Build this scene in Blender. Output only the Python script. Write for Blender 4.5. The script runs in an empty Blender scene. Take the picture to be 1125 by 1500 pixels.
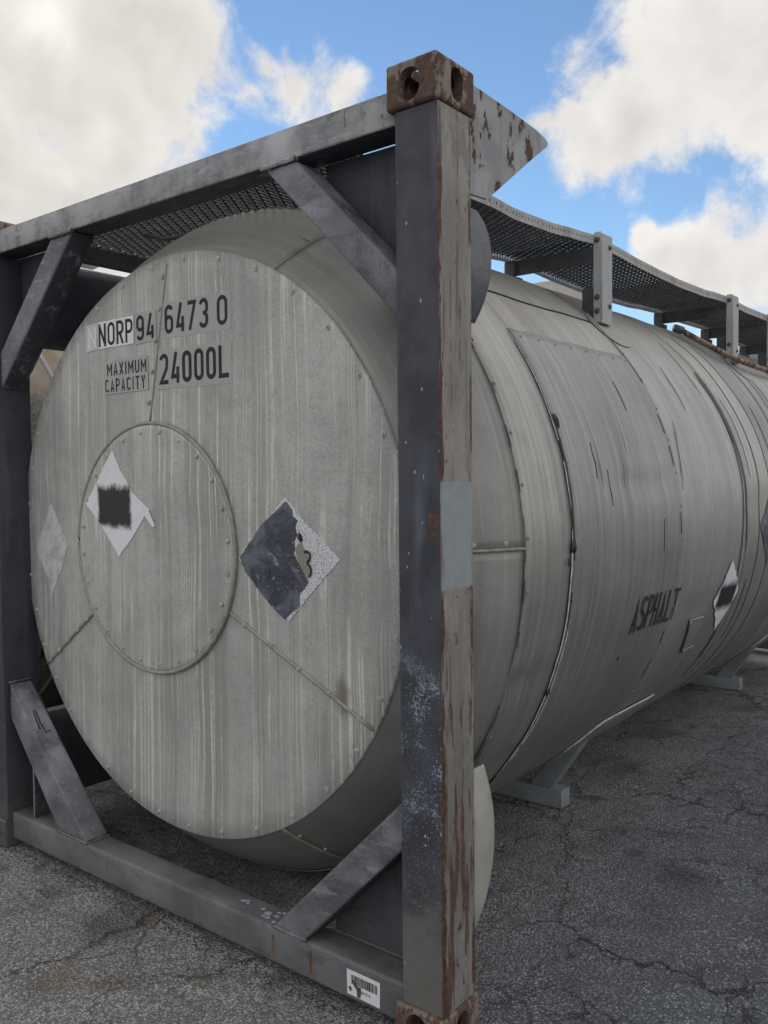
import bpy, bmesh, math, random
from mathutils import Vector, Matrix, noise as mnoise

random.seed(7)
sc = bpy.context.scene
col = sc.collection
R = math.radians
PI = math.pi

# ------------------------------------------------------------------ camera
CAMP = (1.25344, -1.81371, 1.53748)
YAW, PITCH, ROLL, FPX = 0.6684, -0.04233, -0.01006, 1277.93


def cam_axes():
    cy, sy, cp, sp = math.cos(YAW), math.sin(YAW), math.cos(PITCH), math.sin(PITCH)
    f = Vector((-sy * cp, cy * cp, sp))
    r0 = Vector((cy, sy, 0))
    u0 = r0.cross(f)
    r = r0 * math.cos(ROLL) + u0 * math.sin(ROLL)
    u = -r0 * math.sin(ROLL) + u0 * math.cos(ROLL)
    return r, u, f


_r, _u, _f = cam_axes()
cam = bpy.data.cameras.new('camera')
camo = bpy.data.objects.new('camera', cam)
col.objects.link(camo)
m = Matrix.Identity(4)
for i in range(3):
    m[i][0], m[i][1], m[i][2], m[i][3] = _r[i], _u[i], -_f[i], CAMP[i]
camo.matrix_world = m
cam.sensor_fit = 'AUTO'
cam.sensor_width = 36.0
cam.lens = FPX / 1500 * 36.0
cam.clip_start = 0.05
cam.clip_end = 3000
sc.camera = camo

sc.view_settings.view_transform = 'Standard'
sc.view_settings.look = 'None'
sc.view_settings.gamma = 1
sc.view_settings.use_curve_mapping = False
sc.view_settings.exposure = 0.72
sc.cycles.max_bounces = 5
sc.cycles.diffuse_bounces = 3
sc.cycles.glossy_bounces = 2
sc.cycles.transmission_bounces = 1
sc.cycles.transparent_max_bounces = 2


# ------------------------------------------------------------------ node helper
class G:
    """tiny helper for node graphs"""

    def __init__(self, nt):
        self.nt = nt

    def new(self, t, **kw):
        n = self.nt.nodes.new(t)
        for k, v in kw.items():
            setattr(n, k, v)
        return n

    def put(self, sock, v):
        if isinstance(v, bpy.types.NodeSocket):
            self.nt.links.new(v, sock)
        elif v is not None:
            if sock.type == 'RGBA' and not isinstance(v, (int, float)):
                v = tuple(v) + ((1.0,) if len(v) == 3 else ())
            elif sock.type == 'RGBA':
                v = (v, v, v, 1)
            sock.default_value = v

    def ma(self, op, a, b=None, c=None, clamp=False):
        n = self.new('ShaderNodeMath', operation=op, use_clamp=clamp)
        self.put(n.inputs[0], a)
        if b is not None:
            self.put(n.inputs[1], b)
        if c is not None:
            self.put(n.inputs[2], c)
        return n.outputs[0]

    def add(self, a, b): return self.ma('ADD', a, b)
    def sub(self, a, b): return self.ma('SUBTRACT', a, b)
    def mul(self, a, b, clamp=False): return self.ma('MULTIPLY', a, b, clamp=clamp)
    def mx(self, a, b): return self.ma('MAXIMUM', a, b)
    def mn(self, a, b): return self.ma('MINIMUM', a, b)

    def ss(self, x, lo, hi):
        n = self.new('ShaderNodeMapRange', interpolation_type='SMOOTHSTEP')
        self.put(n.inputs[0], x)
        n.inputs[1].default_value = lo
        n.inputs[2].default_value = hi
        n.inputs[3].default_value = 0
        n.inputs[4].default_value = 1
        if lo > hi:
            n.inputs[1].default_value = hi
            n.inputs[2].default_value = lo
            n.inputs[3].default_value = 1
            n.inputs[4].default_value = 0
        return n.outputs[0]

    def mix(self, f, a, b, mode='MIX'):
        n = self.new('ShaderNodeMix', data_type='RGBA', blend_type=mode)
        self.put(n.inputs[0], f)
        self.put(n.inputs[6], a)
        self.put(n.inputs[7], b)
        return n.outputs[2]

    def vm(self, op, a, b=None):
        n = self.new('ShaderNodeVectorMath', operation=op)
        self.put(n.inputs[0], a)
        if b is not None:
            self.put(n.inputs[1], b)
        return n.outputs[1] if op in ('DISTANCE', 'LENGTH', 'DOT_PRODUCT') else n.outputs[0]

    def sep(self, v):
        n = self.new('ShaderNodeSeparateXYZ')
        self.put(n.inputs[0], v)
        return n.outputs

    def comb(self, x, y, z):
        n = self.new('ShaderNodeCombineXYZ')
        for i, v in enumerate((x, y, z)):
            self.put(n.inputs[i], v)
        return n.outputs[0]

    def noise(self, v, scale=1.0, detail=4.0, rough=0.55, dist=0.0, color=False):
        n = self.new('ShaderNodeTexNoise')
        self.put(n.inputs['Vector'], v)
        n.inputs['Scale'].default_value = scale
        n.inputs['Detail'].default_value = detail
        n.inputs['Roughness'].default_value = rough
        n.inputs['Distortion'].default_value = dist
        return n.outputs['Color' if color else 'Fac']

    def vor(self, v, scale, feature='F1', out='Distance', rnd=1.0):
        n = self.new('ShaderNodeTexVoronoi', feature=feature)
        self.put(n.inputs['Vector'], v)
        n.inputs['Scale'].default_value = scale
        n.inputs['Randomness'].default_value = rnd
        return n.outputs[out]

    def scl(self, v, s):
        return self.vm('MULTIPLY', v, s)


def material(name):
    mt = bpy.data.materials.new(name)
    mt.use_nodes = True
    nt = mt.node_tree
    nt.nodes.clear()
    g = G(nt)
    out = g.new('ShaderNodeOutputMaterial')
    b = g.new('ShaderNodeBsdfPrincipled')
    nt.links.new(b.outputs[0], out.inputs[0])
    g.b = b
    g.mat = mt
    tc = g.new('ShaderNodeTexCoord')
    g.obj = tc.outputs['Object']
    g.uv = tc.outputs['UV']
    return g


def finish(g, color, rough=0.6, metal=0.0, bump=None, bs=0.3, bd=0.002, spec=None):
    g.put(g.b.inputs['Base Color'], color)
    g.put(g.b.inputs['Roughness'], rough)
    g.put(g.b.inputs['Metallic'], metal)
    if spec is not None:
        g.put(g.b.inputs['Specular IOR Level'], spec)
    if bump is not None:
        n = g.new('ShaderNodeBump')
        n.inputs['Strength'].default_value = bs
        n.inputs['Distance'].default_value = bd
        g.put(n.inputs['Height'], bump)
        g.nt.links.new(n.outputs[0], g.b.inputs['Normal'])
    return g.mat


# ------------------------------------------------------------------ world + sun
SUN_DIR = Vector((-0.768, 0.471, 0.434)).normalized()
sun_el = math.asin(SUN_DIR.z)
sun_az = math.atan2(SUN_DIR.x, SUN_DIR.y)

world = bpy.data.worlds.new('World')
sc.world = world
world.use_nodes = True
nt = world.node_tree
nt.nodes.clear()
g = G(nt)
wout = g.new('ShaderNodeOutputWorld')
bg = g.new('ShaderNodeBackground')
nt.links.new(bg.outputs[0], wout.inputs[0])
sky = g.new('ShaderNodeTexSky', sky_type='NISHITA')
sky.sun_disc = False
sky.sun_elevation = sun_el
sky.sun_rotation = sun_az
sky.air_density = 1.0
sky.dust_density = 0.0
sky.ozone_density = 3.0
WS = 0.1
bg.inputs[1].default_value = WS
tc = g.new('ShaderNodeTexCoord')
d = g.vm('NORMALIZE', tc.outputs['Generated'])
dx, dy, dz = g.sep(d)


def pxdir(x, y):
    v = _f + _r * ((x - 562.5) / FPX) + _u * ((750 - y) / FPX)
    return v.normalized()


# cloud masses: (direction given through the place it has in the sky, angular radius, weight)
warp = g.noise(d, 5.0, 3, 0.55, 0.0, color=True)
dw = g.vm('ADD', d, g.scl(g.vm('SUBTRACT', warp, (0.5, 0.5, 0.5)), (0.15, 0.15, 0.15)))
BL = [(40, 40, 330), (-200, 250, 420), (120, 190, 210), (190, 40, 190), (60, 330, 190), (240, 130, 95),
      (-450, -100, 500), (60, -330, 420),
      (425, 80, 90), (490, 95, 62), (375, 60, 62), (440, 125, 55), (520, 70, 35), (350, 120, 40),
      (1050, 110, 165), (1130, 60, 240), (915, 205, 120), (1075, 190, 105), (845, 232, 95), (1060, 20, 130), (790, 215, 55), (860, 275, 55),
      (1350, 0, 400), 
      (1060, 390, 120), (1130, 380, 120), (980, 390, 75), (920, 350, 40), (1300, 400, 300), (1110, 255, 40)]
field = None
for (px, py, pr) in BL:
    c = pxdir(px, py)
    th = math.acos(max(-1, min(1, c.dot(_f))))
    rr = pr / FPX * math.cos(th) ** 1.5
    di = g.vm('DISTANCE', dw, tuple(c))
    v = g.ma('MULTIPLY_ADD', di, -1.0 / rr, 1.0)
    v = g.mul(v, min(1.0, 0.35 + pr / 300.0))
    if field is None:
        field = v
    else:
        n = g.new('ShaderNodeMath', operation='SMOOTH_MAX')
        g.put(n.inputs[0], field)
        g.put(n.inputs[1], v)
        n.inputs[2].default_value = 0.12
        field = n.outputs[0]
# unseen rest of the sky: cloud cover thickened to brighten the front faces
away = g.vm('DOT_PRODUCT', d, tuple(_f))
rest = g.sub(g.mul(g.noise(d, 2.2, 3, 0.5), 2.4), 0.80)
rest = g.sub(rest, g.mul(g.ss(away, 0.72, 0.86), 3.0))
field = g.mx(field, rest)
fb = g.sub(g.noise(d, 9.0, 6, 0.64, 0.2), 0.5)
dens = g.add(field, g.mul(fb, 1.5))
cov = g.ss(dens, 0.0, 0.36)
# cloud tone: lit towards the sun-side edge, greyer in the thick middle
fb2 = g.sub(g.noise(g.vm('ADD', d, tuple((Vector((-0.35, 0.15, 0.9)).normalized() * 0.03))), 9.0, 3, 0.6, 0.2), 0.5)
relief = g.sub(fb, fb2)
thick = g.ss(dens, 0.1, 0.85)
big = g.noise(d, 4.5, 2, 0.5)
tone = g.add(g.mul(thick, -0.13), 0.94)
tone = g.add(tone, g.mul(relief, 0.55))
tone = g.add(tone, g.mul(g.sub(big, 0.5), 0.22))
sd = g.vm('DISTANCE', d, tuple(SUN_DIR))
glow = g.ma('EXPONENT', g.mul(sd, -3.5))
glow2 = g.mul(g.ma('EXPONENT', g.mul(g.mul(sd, sd), -1100.0)), 0.16)
sd3 = g.vm('DISTANCE', d, tuple(pxdir(150, 200)))
glow3 = g.mul(g.ma('EXPONENT', g.mul(g.mul(sd3, sd3), -2500.0)), 0.10)
# clouds facing the sun are a little brighter than those it shines through
face = g.ma('MULTIPLY_ADD', sd, 0.11, 0.94)
tone = g.mul(tone, face)
tone = g.add(g.add(g.mul(tone, 0.565), glow2), glow3)
tone = g.mx(tone, 0.22)
ccol = g.mix(g.mul(glow, 0.9, True), (1.01, 0.985, 0.955), (1.04, 0.985, 0.915))
cl = g.vm('MULTIPLY', ccol, g.comb(tone, tone, tone))
cl = g.scl(cl, (1 / WS, 1 / WS, 1 / WS))
skyc = g.vm('MULTIPLY', sky.outputs[0], (0.78, 0.80, 0.80))
skyc = g.mix(g.ss(dz, 0.0, -0.08), skyc, (1.2, 1.2, 1.25))
cov = g.mul(cov, g.ss(dz, -0.02, 0.04))
g.put(bg.inputs[0], g.mix(cov, skyc, cl))

sl = bpy.data.lights.new('sun', 'SUN')
sl.energy = 0.8
sl.angle = R(14)
sl.color = (1.0, 0.95, 0.87)
slo = bpy.data.objects.new('sun', sl)
col.objects.link(slo)
slo.rotation_euler = (-SUN_DIR).to_track_quat('-Z', 'Y').to_euler()
slo.location = (-6, 4, 8)

# ------------------------------------------------------------------ materials
RUST1 = (0.070, 0.028, 0.017)
RUST2 = (0.125, 0.066, 0.043)


def rust_color(g):
    n = g.noise(g.obj, 55, 5, 0.65)
    return g.mix(g.ss(n, 0.38, 0.66), RUST1, RUST2)


def mat_cladding_end():
    g = material('weathered_end_cladding')
    x, y, z = g.sep(g.obj)
    wob = g.mul(g.sub(g.noise(g.obj, 1.6, 2), 0.5), 0.05)
    xs = g.add(g.add(x, wob), g.mul(g.sub(1.3, z), 0.012))
    big = g.noise(g.obj, 2.3, 5, 0.6)
    base = g.mix(g.ss(big, 0.33, 0.7), (0.405, 0.408, 0.404), (0.525, 0.526, 0.518))
    mott = g.noise(g.obj, 26, 6, 0.7)
    base = g.mix(g.mul(g.ss(mott, 0.44, 0.72), 0.42), base, (0.31, 0.30, 0.28))
    grain = g.noise(g.obj, 150, 3, 0.75)
    base = g.mix(g.mul(g.ss(grain, 0.5, 0.70), 0.55), base, (0.66, 0.64, 0.60))
    base = g.mix(g.mul(g.ss(grain, 0.5, 0.30), 0.50), base, (0.25, 0.242, 0.225))
    # broad dirt streaks
    s1 = g.noise(g.comb(g.mul(xs, 9), 0.0, g.mul(z, 0.35)), 1.0, 4, 0.6)
    base = g.mix(g.mul(g.ss(s1, 0.47, 0.62), 0.48), base, (0.27, 0.268, 0.26))
    s1b = g.noise(g.comb(g.mul(xs, 13), 4.0, g.mul(z, 0.45)), 1.0, 4, 0.6)
    base = g.mix(g.mul(g.ss(s1b, 0.54, 0.68), 0.34), base, (0.55, 0.53, 0.48))
    # thin pale lime runs
    s2 = g.noise(g.comb(g.mul(xs, 66), 2.0, g.mul(z, 0.55)), 1.0, 2.5, 0.5)
    gate = g.ss(g.noise(g.comb(g.mul(xs, 4.0), 6.0, g.mul(z, 1.5)), 1.0, 4), 0.42, 0.58)
    brk = g.ss(g.noise(g.obj, 48, 3, 0.7), 0.32, 0.56)
    run = g.mul(g.mul(g.ss(s2, 0.555, 0.60), gate), g.add(g.mul(brk, 0.6), 0.4))
    base = g.mix(g.mul(run, 0.88), base, (0.74, 0.722, 0.68))
    s3 = g.noise(g.comb(g.mul(xs, 140), 7.0, g.mul(z, 0.75)), 1.0, 2, 0.5)
    gate3 = g.ss(g.noise(g.comb(g.mul(xs, 4.3), 1.0, g.mul(z, 1.6)), 1.0, 3), 0.42, 0.56)
    base = g.mix(g.mul(g.mul(g.ss(s3, 0.56, 0.62), gate3), 0.5), base, (0.74, 0.72, 0.67))
    pat = g.noise(g.obj, 1.7, 6, 0.7, 0.6)
    base = g.mix(g.mul(g.ss(pat, 0.53, 0.66), 0.30), base, (0.27, 0.27, 0.262))
    base = g.mix(g.mul(g.ss(pat, 0.46, 0.34), 0.24), base, (0.64, 0.635, 0.62))
    # few ochre runs
    s4 = g.noise(g.comb(g.mul(xs, 7.7), 11.0, g.mul(z, 0.5)), 1.0, 3, 0.5)
    base = g.mix(g.mul(g.ss(s4, 0.64, 0.74), 0.32), base, (0.40, 0.31, 0.18))
    # ochre stain at the lower seam
    st = g.vm('DISTANCE', g.scl(g.vm('ADD', g.obj, g.scl(g.noise(g.obj, 30, 3, 0.6, color=True), (0.03, 0, 0.05))),
                                (1.0, 0.0, 0.45)), (-0.445, 0.0, 0.405))
    base = g.mix(g.mul(g.ss(st, 0.040, 0.010), 0.75), base, (0.16, 0.13, 0.065))
    # dark specks
    sp = g.vor(g.obj, 55, out='Distance')
    gate5 = g.ss(g.noise(g.obj, 8, 3), 0.56, 0.66)
    base = g.mix(g.mul(g.mul(g.ss(sp, 0.16, 0.08), gate5), 0.6), base, (0.12, 0.115, 0.11))
    h = g.add(g.mul(grain, 0.35), g.add(g.mul(g.noise(g.obj, 3.2, 2), 12.0), g.mul(g.noise(g.obj, 9.0, 2), 2.0)))
    return finish(g, base, g.add(0.40, g.mul(mott, 0.22)), 0.25, h, 0.34, 0.0020)


def mat_cladding_side(name='weathered_side_cladding', tint=(1, 1, 1), seed=0.0, dark=0.0, con=0.62):
    g = material(name)
    u, v, _ = g.sep(g.uv)
    # faint wandering so that runs are not ruled lines
    uw = g.add(g.add(u, seed), g.mul(g.sub(g.noise(g.comb(g.mul(u, 2.0), g.mul(v, 1.2), seed), 1.0, 2), 0.5), 0.022))
    P = g.comb(uw, v, seed)
    big = g.noise(P, 1.5, 5, 0.6)
    base = g.mix(g.ss(big, 0.32, 0.68), (0.315, 0.316, 0.317), (0.435, 0.434, 0.43))
    s1 = g.noise(g.comb(g.mul(uw, 7), g.mul(v, 0.35), 1.0 + seed), 1.0, 5, 0.62)
    base = g.mix(g.mul(g.ss(s1, 0.48, 0.66), 0.55 * con), base, (0.20, 0.198, 0.192))
    s1b = g.noise(g.comb(g.mul(uw, 12), g.mul(v, 0.5), 5.0 + seed), 1.0, 4, 0.6)
    base = g.mix(g.mul(g.ss(s1b, 0.54, 0.70), 0.34 * con), base, (0.43, 0.415, 0.38))
    s2 = g.noise(g.comb(g.mul(uw, 44), g.mul(v, 0.7), 2.0 + seed), 1.0, 3, 0.6)
    base = g.mix(g.mul(g.ss(s2, 0.54, 0.64), 0.46 * con), base, (0.62, 0.61, 0.585))
    base = g.mix(g.mul(g.ss(s2, 0.46, 0.36), 0.48 * con), base, (0.15, 0.148, 0.144))
    s3 = g.noise(g.comb(g.mul(uw, 110), g.mul(v, 2.0), 3.0 + seed), 1.0, 3, 0.6)
    base = g.mix(g.mul(g.ss(s3, 0.53, 0.66), 0.42 * con), base, (0.66, 0.645, 0.615))
    blot = g.noise(P, 13, 5, 0.7, 0.5)
    base = g.mix(g.mul(g.ss(blot, 0.54, 0.70), 0.40 * con), base, (0.22, 0.216, 0.208))
    base = g.mix(g.mul(g.ss(blot, 0.44, 0.32), 0.30 * con), base, (0.58, 0.57, 0.545))
    grain = g.noise(P, 150, 3, 0.75)
    base = g.mix(g.mul(g.ss(grain, 0.52, 0.74), 0.25), base, (0.50, 0.49, 0.47))
    base = g.mix(g.mul(g.ss(grain, 0.48, 0.28), 0.28), base, (0.15, 0.148, 0.142))
    # darker towards the bottom, paler beige towards the top
    x, y, z = g.sep(g.obj)
    film = g.add(z, g.mul(g.sub(g.noise(P, 2.6, 5, 0.6), 0.5), 0.9))
    base = g.mix(g.mul(g.ss(film, 1.6, 0.4), 0.55), base, (0.160, 0.157, 0.150))
    base = g.mix(g.mul(g.ss(film, 1.9, 2.5), 0.30), base, (0.47, 0.44, 0.38))
    # scratches and short black tar marks, both running round the tank
    t1 = g.noise(g.comb(g.mul(uw, 34), g.mul(v, 1.6), 9.0 + seed), 1.0, 2, 0.5)
    gate = g.ss(g.noise(g.comb(g.mul(u, 2.2), g.mul(v, 2.2), 4.0 + seed), 1.0, 2), 0.54, 0.62)
    base = g.mix(g.mul(g.mul(g.ss(t1, 0.70, 0.73), gate), 0.6), base, (0.035, 0.034, 0.036))
    sp = g.vor(P, 28)
    base = g.mix(g.mul(g.ss(sp, 0.075, 0.045), 0.55), base, (0.07, 0.068, 0.068))
    base = g.mix(1.0, base, tint, 'MULTIPLY')
    h = g.add(g.add(g.mul(grain, 0.25), g.mul(g.noise(P, 3.2, 3), 6.0)), g.mul(s2, 0.7))
    return finish(g, base, g.add(0.33, g.mul(s1, 0.24)), 0.42 - dark, h, 0.30, 0.0018)


def mat_frame(name, c0, c1, spray, spray_amt=0.5, rust_amt=0.3, specks=True, edge=0.55, dusty=0.3, under=None):
    g = material(name)
    n1 = g.noise(g.obj, 1.9, 4, 0.55, 0.3)
    base = g.mix(g.ss(g.noise(g.obj, 6, 5, 0.6), 0.35, 0.65), c0, c1)
    sprayn = g.mul(g.ss(n1, 0.52, 0.70), spray_amt)
    fine = g.noise(g.obj, 190, 2, 0.6)
    base = g.mix(g.mul(sprayn, g.add(0.5, g.mul(fine, 0.9))), base, spray)
    base = g.mix(g.mul(g.ss(fine, 0.5, 0.72), 0.22), base, spray)
    if under is not None:      # shade painted in as dark slate on faces other than front and top
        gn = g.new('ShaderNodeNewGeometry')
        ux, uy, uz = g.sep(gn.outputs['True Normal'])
        old = g.mul(g.ss(uy, -0.72, -0.5), g.ss(uz, 0.5, 0.2))  # mask of the painted shade
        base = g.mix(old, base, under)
    x, y, z = g.sep(g.obj)
    # dust lying low
    dn = g.add(z, g.mul(g.sub(g.noise(g.obj, 7, 5, 0.6), 0.5), 0.5))
    base = g.mix(g.mul(g.ss(dn, 0.55, 0.0), dusty), base, (0.19, 0.18, 0.162))
    vr = g.noise(g.scl(g.obj, (11, 11, 1.2)), 1.0, 4, 0.6)
    base = g.mix(g.mul(g.ss(vr, 0.56, 0.72), 0.20), base, (0.21, 0.20, 0.19))
    if specks:
        sp = g.vor(g.obj, 42)
        spc, _, _ = g.sep(g.vor(g.obj, 42, out='Color'))
        base = g.mix(g.mul(g.mul(g.ss(sp, 0.10, 0.06), g.ss(spc, 0.85, 0.88)), 0.8), base, (0.5, 0.5, 0.52))
        s2 = g.vor(g.obj, 150)
        base = g.mix(g.mul(g.mul(g.ss(s2, 0.22, 0.14), g.ss(g.noise(g.obj, 5, 3), 0.53, 0.68)), 0.65), base, (0.36, 0.37, 0.40))
    # worn edges
    bev = g.new('ShaderNodeBevel', samples=4)
    bev.inputs['Radius'].default_value = 0.011
    geo = g.new('ShaderNodeNewGeometry')
    dot = g.vm('DOT_PRODUCT', bev.outputs[0], geo.outputs['True Normal'])
    em = g.ss(g.add(dot, g.mul(g.sub(g.noise(g.obj, 24, 5, 0.65), 0.5), 0.34)), 0.975, 0.88)
    rc = rust_color(g)
    scf = g.noise(g.scl(g.obj, (5, 26, 26)), 1.0, 5, 0.7)
    base = g.mix(g.mul(g.ss(scf, 0.57, 0.66), 0.34), base, spray)
    base = g.mix(g.mul(g.ss(scf, 0.44, 0.36), 0.35), base, tuple(v * 0.5 for v in c0))
    base = g.mix(g.mul(em, edge), base, g.mix(g.ss(g.noise(g.obj, 3.0, 3), 0.38, 0.50), (0.24, 0.24, 0.25), rc))
    rn = g.noise(g.scl(g.obj, (15, 15, 8)), 1.0, 6, 0.7)
    rm = g.ss(g.add(g.add(rn, g.mul(g.ss(x, -0.60, -0.15), 0.045)), g.mul(g.sub(g.noise(g.obj, 2.4, 2), 0.5), 0.22)), 0.665, 0.70)
    base = g.mix(g.mul(rm, rust_amt), base, rc)
    h = g.add(g.mul(fine, 0.25), g.mul(g.noise(g.obj, 9, 4), 1.2))
    return finish(g, base, g.add(0.42, g.mul(g.noise(g.obj, 12, 4), 0.3)), 0.0, h, 0.25, 0.0015)


def mat_post():
    g = material('post_paint')
    x, y, z = g.sep(g.obj)
    geo = g.new('ShaderNodeNewGeometry')
    nx, ny, nz = g.sep(geo.outputs['Normal'])
    rc = rust_color(g)
    fine = g.noise(g.obj, 210, 2, 0.6)
    mid = g.noise(g.obj, 22, 5, 0.65)
    # --- front: slate paint with pale overspray
    n1 = g.noise(g.scl(g.obj, (9, 9, 1.5)), 1.0, 3, 0.5)
    f = g.mix(g.ss(g.noise(g.obj, 7, 4), 0.35, 0.65), (0.036, 0.040, 0.055), (0.066, 0.071, 0.095))
    f = g.mix(g.mul(g.ss(n1, 0.54, 0.75), g.add(0.25, g.mul(fine, 0.8))), f, (0.17, 0.18, 0.235))
    f = g.mix(g.mul(g.ss(fine, 0.5, 0.72), 0.2), f, (0.10, 0.105, 0.125))
    wsp = g.vm('ADD', g.obj, g.scl(g.noise(g.obj, 60, 3, 0.6, color=True), (0.012, 0.012, 0.012)))
    sp = g.vor(g.scl(wsp, (1, 1, 0.55)), 40)
    spc, _, _ = g.sep(g.vor(g.scl(wsp, (1, 1, 0.55)), 40, out='Color'))
    f = g.mix(g.mul(g.ss(sp, 0.13, 0.09), g.ss(spc, 0.72, 0.76)), f, (0.42, 0.43, 0.47))
    # speckled band of pale blue low on the post
    bandz = g.mul(g.ss(z, 0.50, 0.85), g.ss(z, 1.12, 0.92))
    sp2 = g.noise(g.obj, 210, 2, 0.75)
    lo = g.ss(g.add(sp2, g.mul(g.noise(g.obj, 11, 4), 1.0)), 1.08, 1.16)
    f = g.mix(g.mul(g.mul(lo, bandz), 0.9), f, (0.38, 0.44, 0.54))
    f = g.mix(g.mul(g.mul(g.ss(sp2, 0.60, 0.68), g.ss(z, 0.95, 0.6)), 0.6), f, (0.36, 0.37, 0.38))
    dn = g.add(z, g.mul(g.sub(mid, 0.5), 0.35))
    f = g.mix(g.mul(g.ss(dn, 0.50, 0.26), 0.62), f, (0.20, 0.19, 0.165))
    # chip on the front face
    chip = g.vm('DISTANCE', g.scl(g.vm('ADD', g.obj, g.scl(g.noise(g.obj, 40, 3, 0.6, color=True), (0.03, 0, 0.06))),
                                  (1.0, 0.0, 0.35)), (-0.018, 0.0, 0.505))
    f = g.mix(g.ss(chip, 0.017, 0.012), f, rc)
    # --- side: dirty pale paint
    low = g.ss(z, 1.3, 0.4)
    s = g.mix(g.ss(g.noise(g.scl(g.obj, (1, 1, 0.4)), 6, 5, 0.6), 0.35, 0.66), (0.22, 0.205, 0.185), (0.34, 0.32, 0.29))
    s = g.mix(g.mul(g.ss(fine, 0.5, 0.72), 0.3), s, (0.44, 0.42, 0.385))
    s = g.mix(g.mul(g.ss(dn, 1.25, 0.5), 0.55), s, (0.17, 0.168, 0.16))
    er2 = g.noise(g.scl(g.obj, (1, 1, 1)), 2.6, 3, 0.6)
    brown = g.noise(g.scl(g.obj, (16, 16, 1.3)), 1.0, 5, 0.65)
    s = g.mix(g.mul(g.ss(brown, 0.52, 0.64), g.add(0.16, g.mul(g.ss(z, 1.3, 0.4), 0.30))), s, (0.15, 0.11, 0.078))
    dl = g.noise(g.scl(g.obj, (48, 48, 1.5)), 1.0, 4, 0.68)
    s = g.mix(g.mul(g.mul(g.ss(dl, 0.585, 0.625), g.ss(g.noise(g.obj, 5.5, 4, 0.6), 0.40, 0.56)), 0.75), s, (0.085, 0.055, 0.038))
    chip2 = g.noise(g.scl(g.obj, (1, 1, 0.6)), 42, 5, 0.7)
    s = g.mix(g.mul(g.ss(g.add(g.add(chip2, g.mul(low, 0.03)), g.mul(g.sub(er2, 0.5), 0.5)), 0.635, 0.66), 0.9), s, rc)
    s = g.mix(g.mul(g.ss(chip2, 0.40, 0.30), 0.40), s, (0.44, 0.43, 0.41))
    dk = g.noise(g.scl(g.obj, (1, 1, 0.5)), 13, 6, 0.7)
    s = g.mix(g.mul(g.ss(g.add(dk, g.mul(g.ss(z, 2.1, 2.47), 0.10)), 0.56, 0.68), 0.55), s, (0.13, 0.115, 0.10))
    rag = g.mul(g.sub(g.noise(g.obj, 34, 4, 0.6), 0.5), 0.03)
    zz = g.add(z, rag)
    pm = g.mul(g.ss(zz, 1.238, 1.243), g.ss(g.add(z, g.mul(rag, 0.2)), 1.520, 1.516))
    pcol = g.mix(g.ss(mid, 0.4, 0.65), (0.29, 0.325, 0.345), (0.325, 0.36, 0.38))
    s = g.mix(pm, s, pcol)
    # rust from the edges, in from both corners of the side face
    er = g.noise(g.scl(g.obj, (24, 24, 5.0)), 1.0, 6, 0.7)
    near = g.mx(g.ss(y, 0.046, 0.016), g.mul(g.ss(y, 0.138, 0.162), 0.80))
    near = g.mx(near, g.mul(g.ss(g.ma('ABSOLUTE', g.sub(y, 0.078)), 0.004, 0.0005), g.mul(g.ss(g.noise(g.scl(g.obj, (1, 1, 1)), 6.0, 3), 0.42, 0.58), 0.30)))
    rm = g.ss(g.add(g.add(g.mul(near, 0.35), g.mul(low, 0.075)), g.add(er, g.mul(g.sub(er2, 0.5), 0.35))), 0.77, 0.82)
    er3 = g.noise(g.scl(g.obj, (30, 30, 3.2)), 1.0, 5, 0.7)
    rm2 = g.mul(g.ss(g.add(er3, g.mul(low, 0.10)), 0.615, 0.655), 0.85)
    s = g.mix(g.mx(g.mul(rm, g.sub(1.0, g.mul(pm, 0.75))), g.mul(rm2, g.sub(1.0, pm))), s, rc)
    side = g.ss(nx, 0.55, 0.8)
    cc = g.mix(side, f, s)
    # corner line itself
    cd = g.mx(g.sub(-0.006, x), g.sub(y, 0.012))
    ce = g.ss(g.add(cd, g.mul(g.sub(g.noise(g.scl(g.obj, (1, 1, 0.35)), 26, 5, 0.7), 0.5), 0.030)), 0.007, 0.001)
    cc = g.mix(g.mul(ce, g.add(0.55, g.mul(low, 0.45))), cc, rc)
    h = g.add(g.add(g.mul(fine, 0.3), g.mul(mid, 0.8)), g.mul(rm, -0.5))
    return finish(g, cc, g.add(0.48, g.mul(mid, 0.25)), 0.0, h, 0.4, 0.0018)


def mat_rusty_paint(name, paint, paint2, thr=0.60, rusty=1.0):
    g = material(name)
    rc = rust_color(g)
    n = g.noise(g.scl(g.obj, (1, 1, 0.6)), 15, 6, 0.68)
    n2 = g.noise(g.obj, 3.0, 3)
    base = g.mix(g.ss(g.noise(g.obj, 8, 5), 0.35, 0.65), paint, paint2)
    runs = g.noise(g.scl(g.obj, (26, 26, 2.6)), 1.0, 4, 0.6)
    base = g.mix(g.mul(g.ss(runs, 0.53, 0.66), 0.5), base, (0.21, 0.145, 0.095))
    fine = g.noise(g.obj, 170, 3, 0.6)
    base = g.mix(g.mul(g.ss(fine, 0.5, 0.7), 0.2), base, (0.4, 0.4, 0.4))
    rm = g.ss(g.add(n, g.mul(g.sub(n2, 0.5), 0.25)), thr, thr + 0.035)
    base = g.mix(g.mul(rm, rusty), base, rc)
    h = g.add(g.mul(fine, 0.4), g.add(g.mul(rm, -0.7), g.mul(n, 0.6)))
    return finish(g, base, g.add(0.5, g.mul(rm, 0.3)), 0.0, h, 0.5, 0.002)


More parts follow.
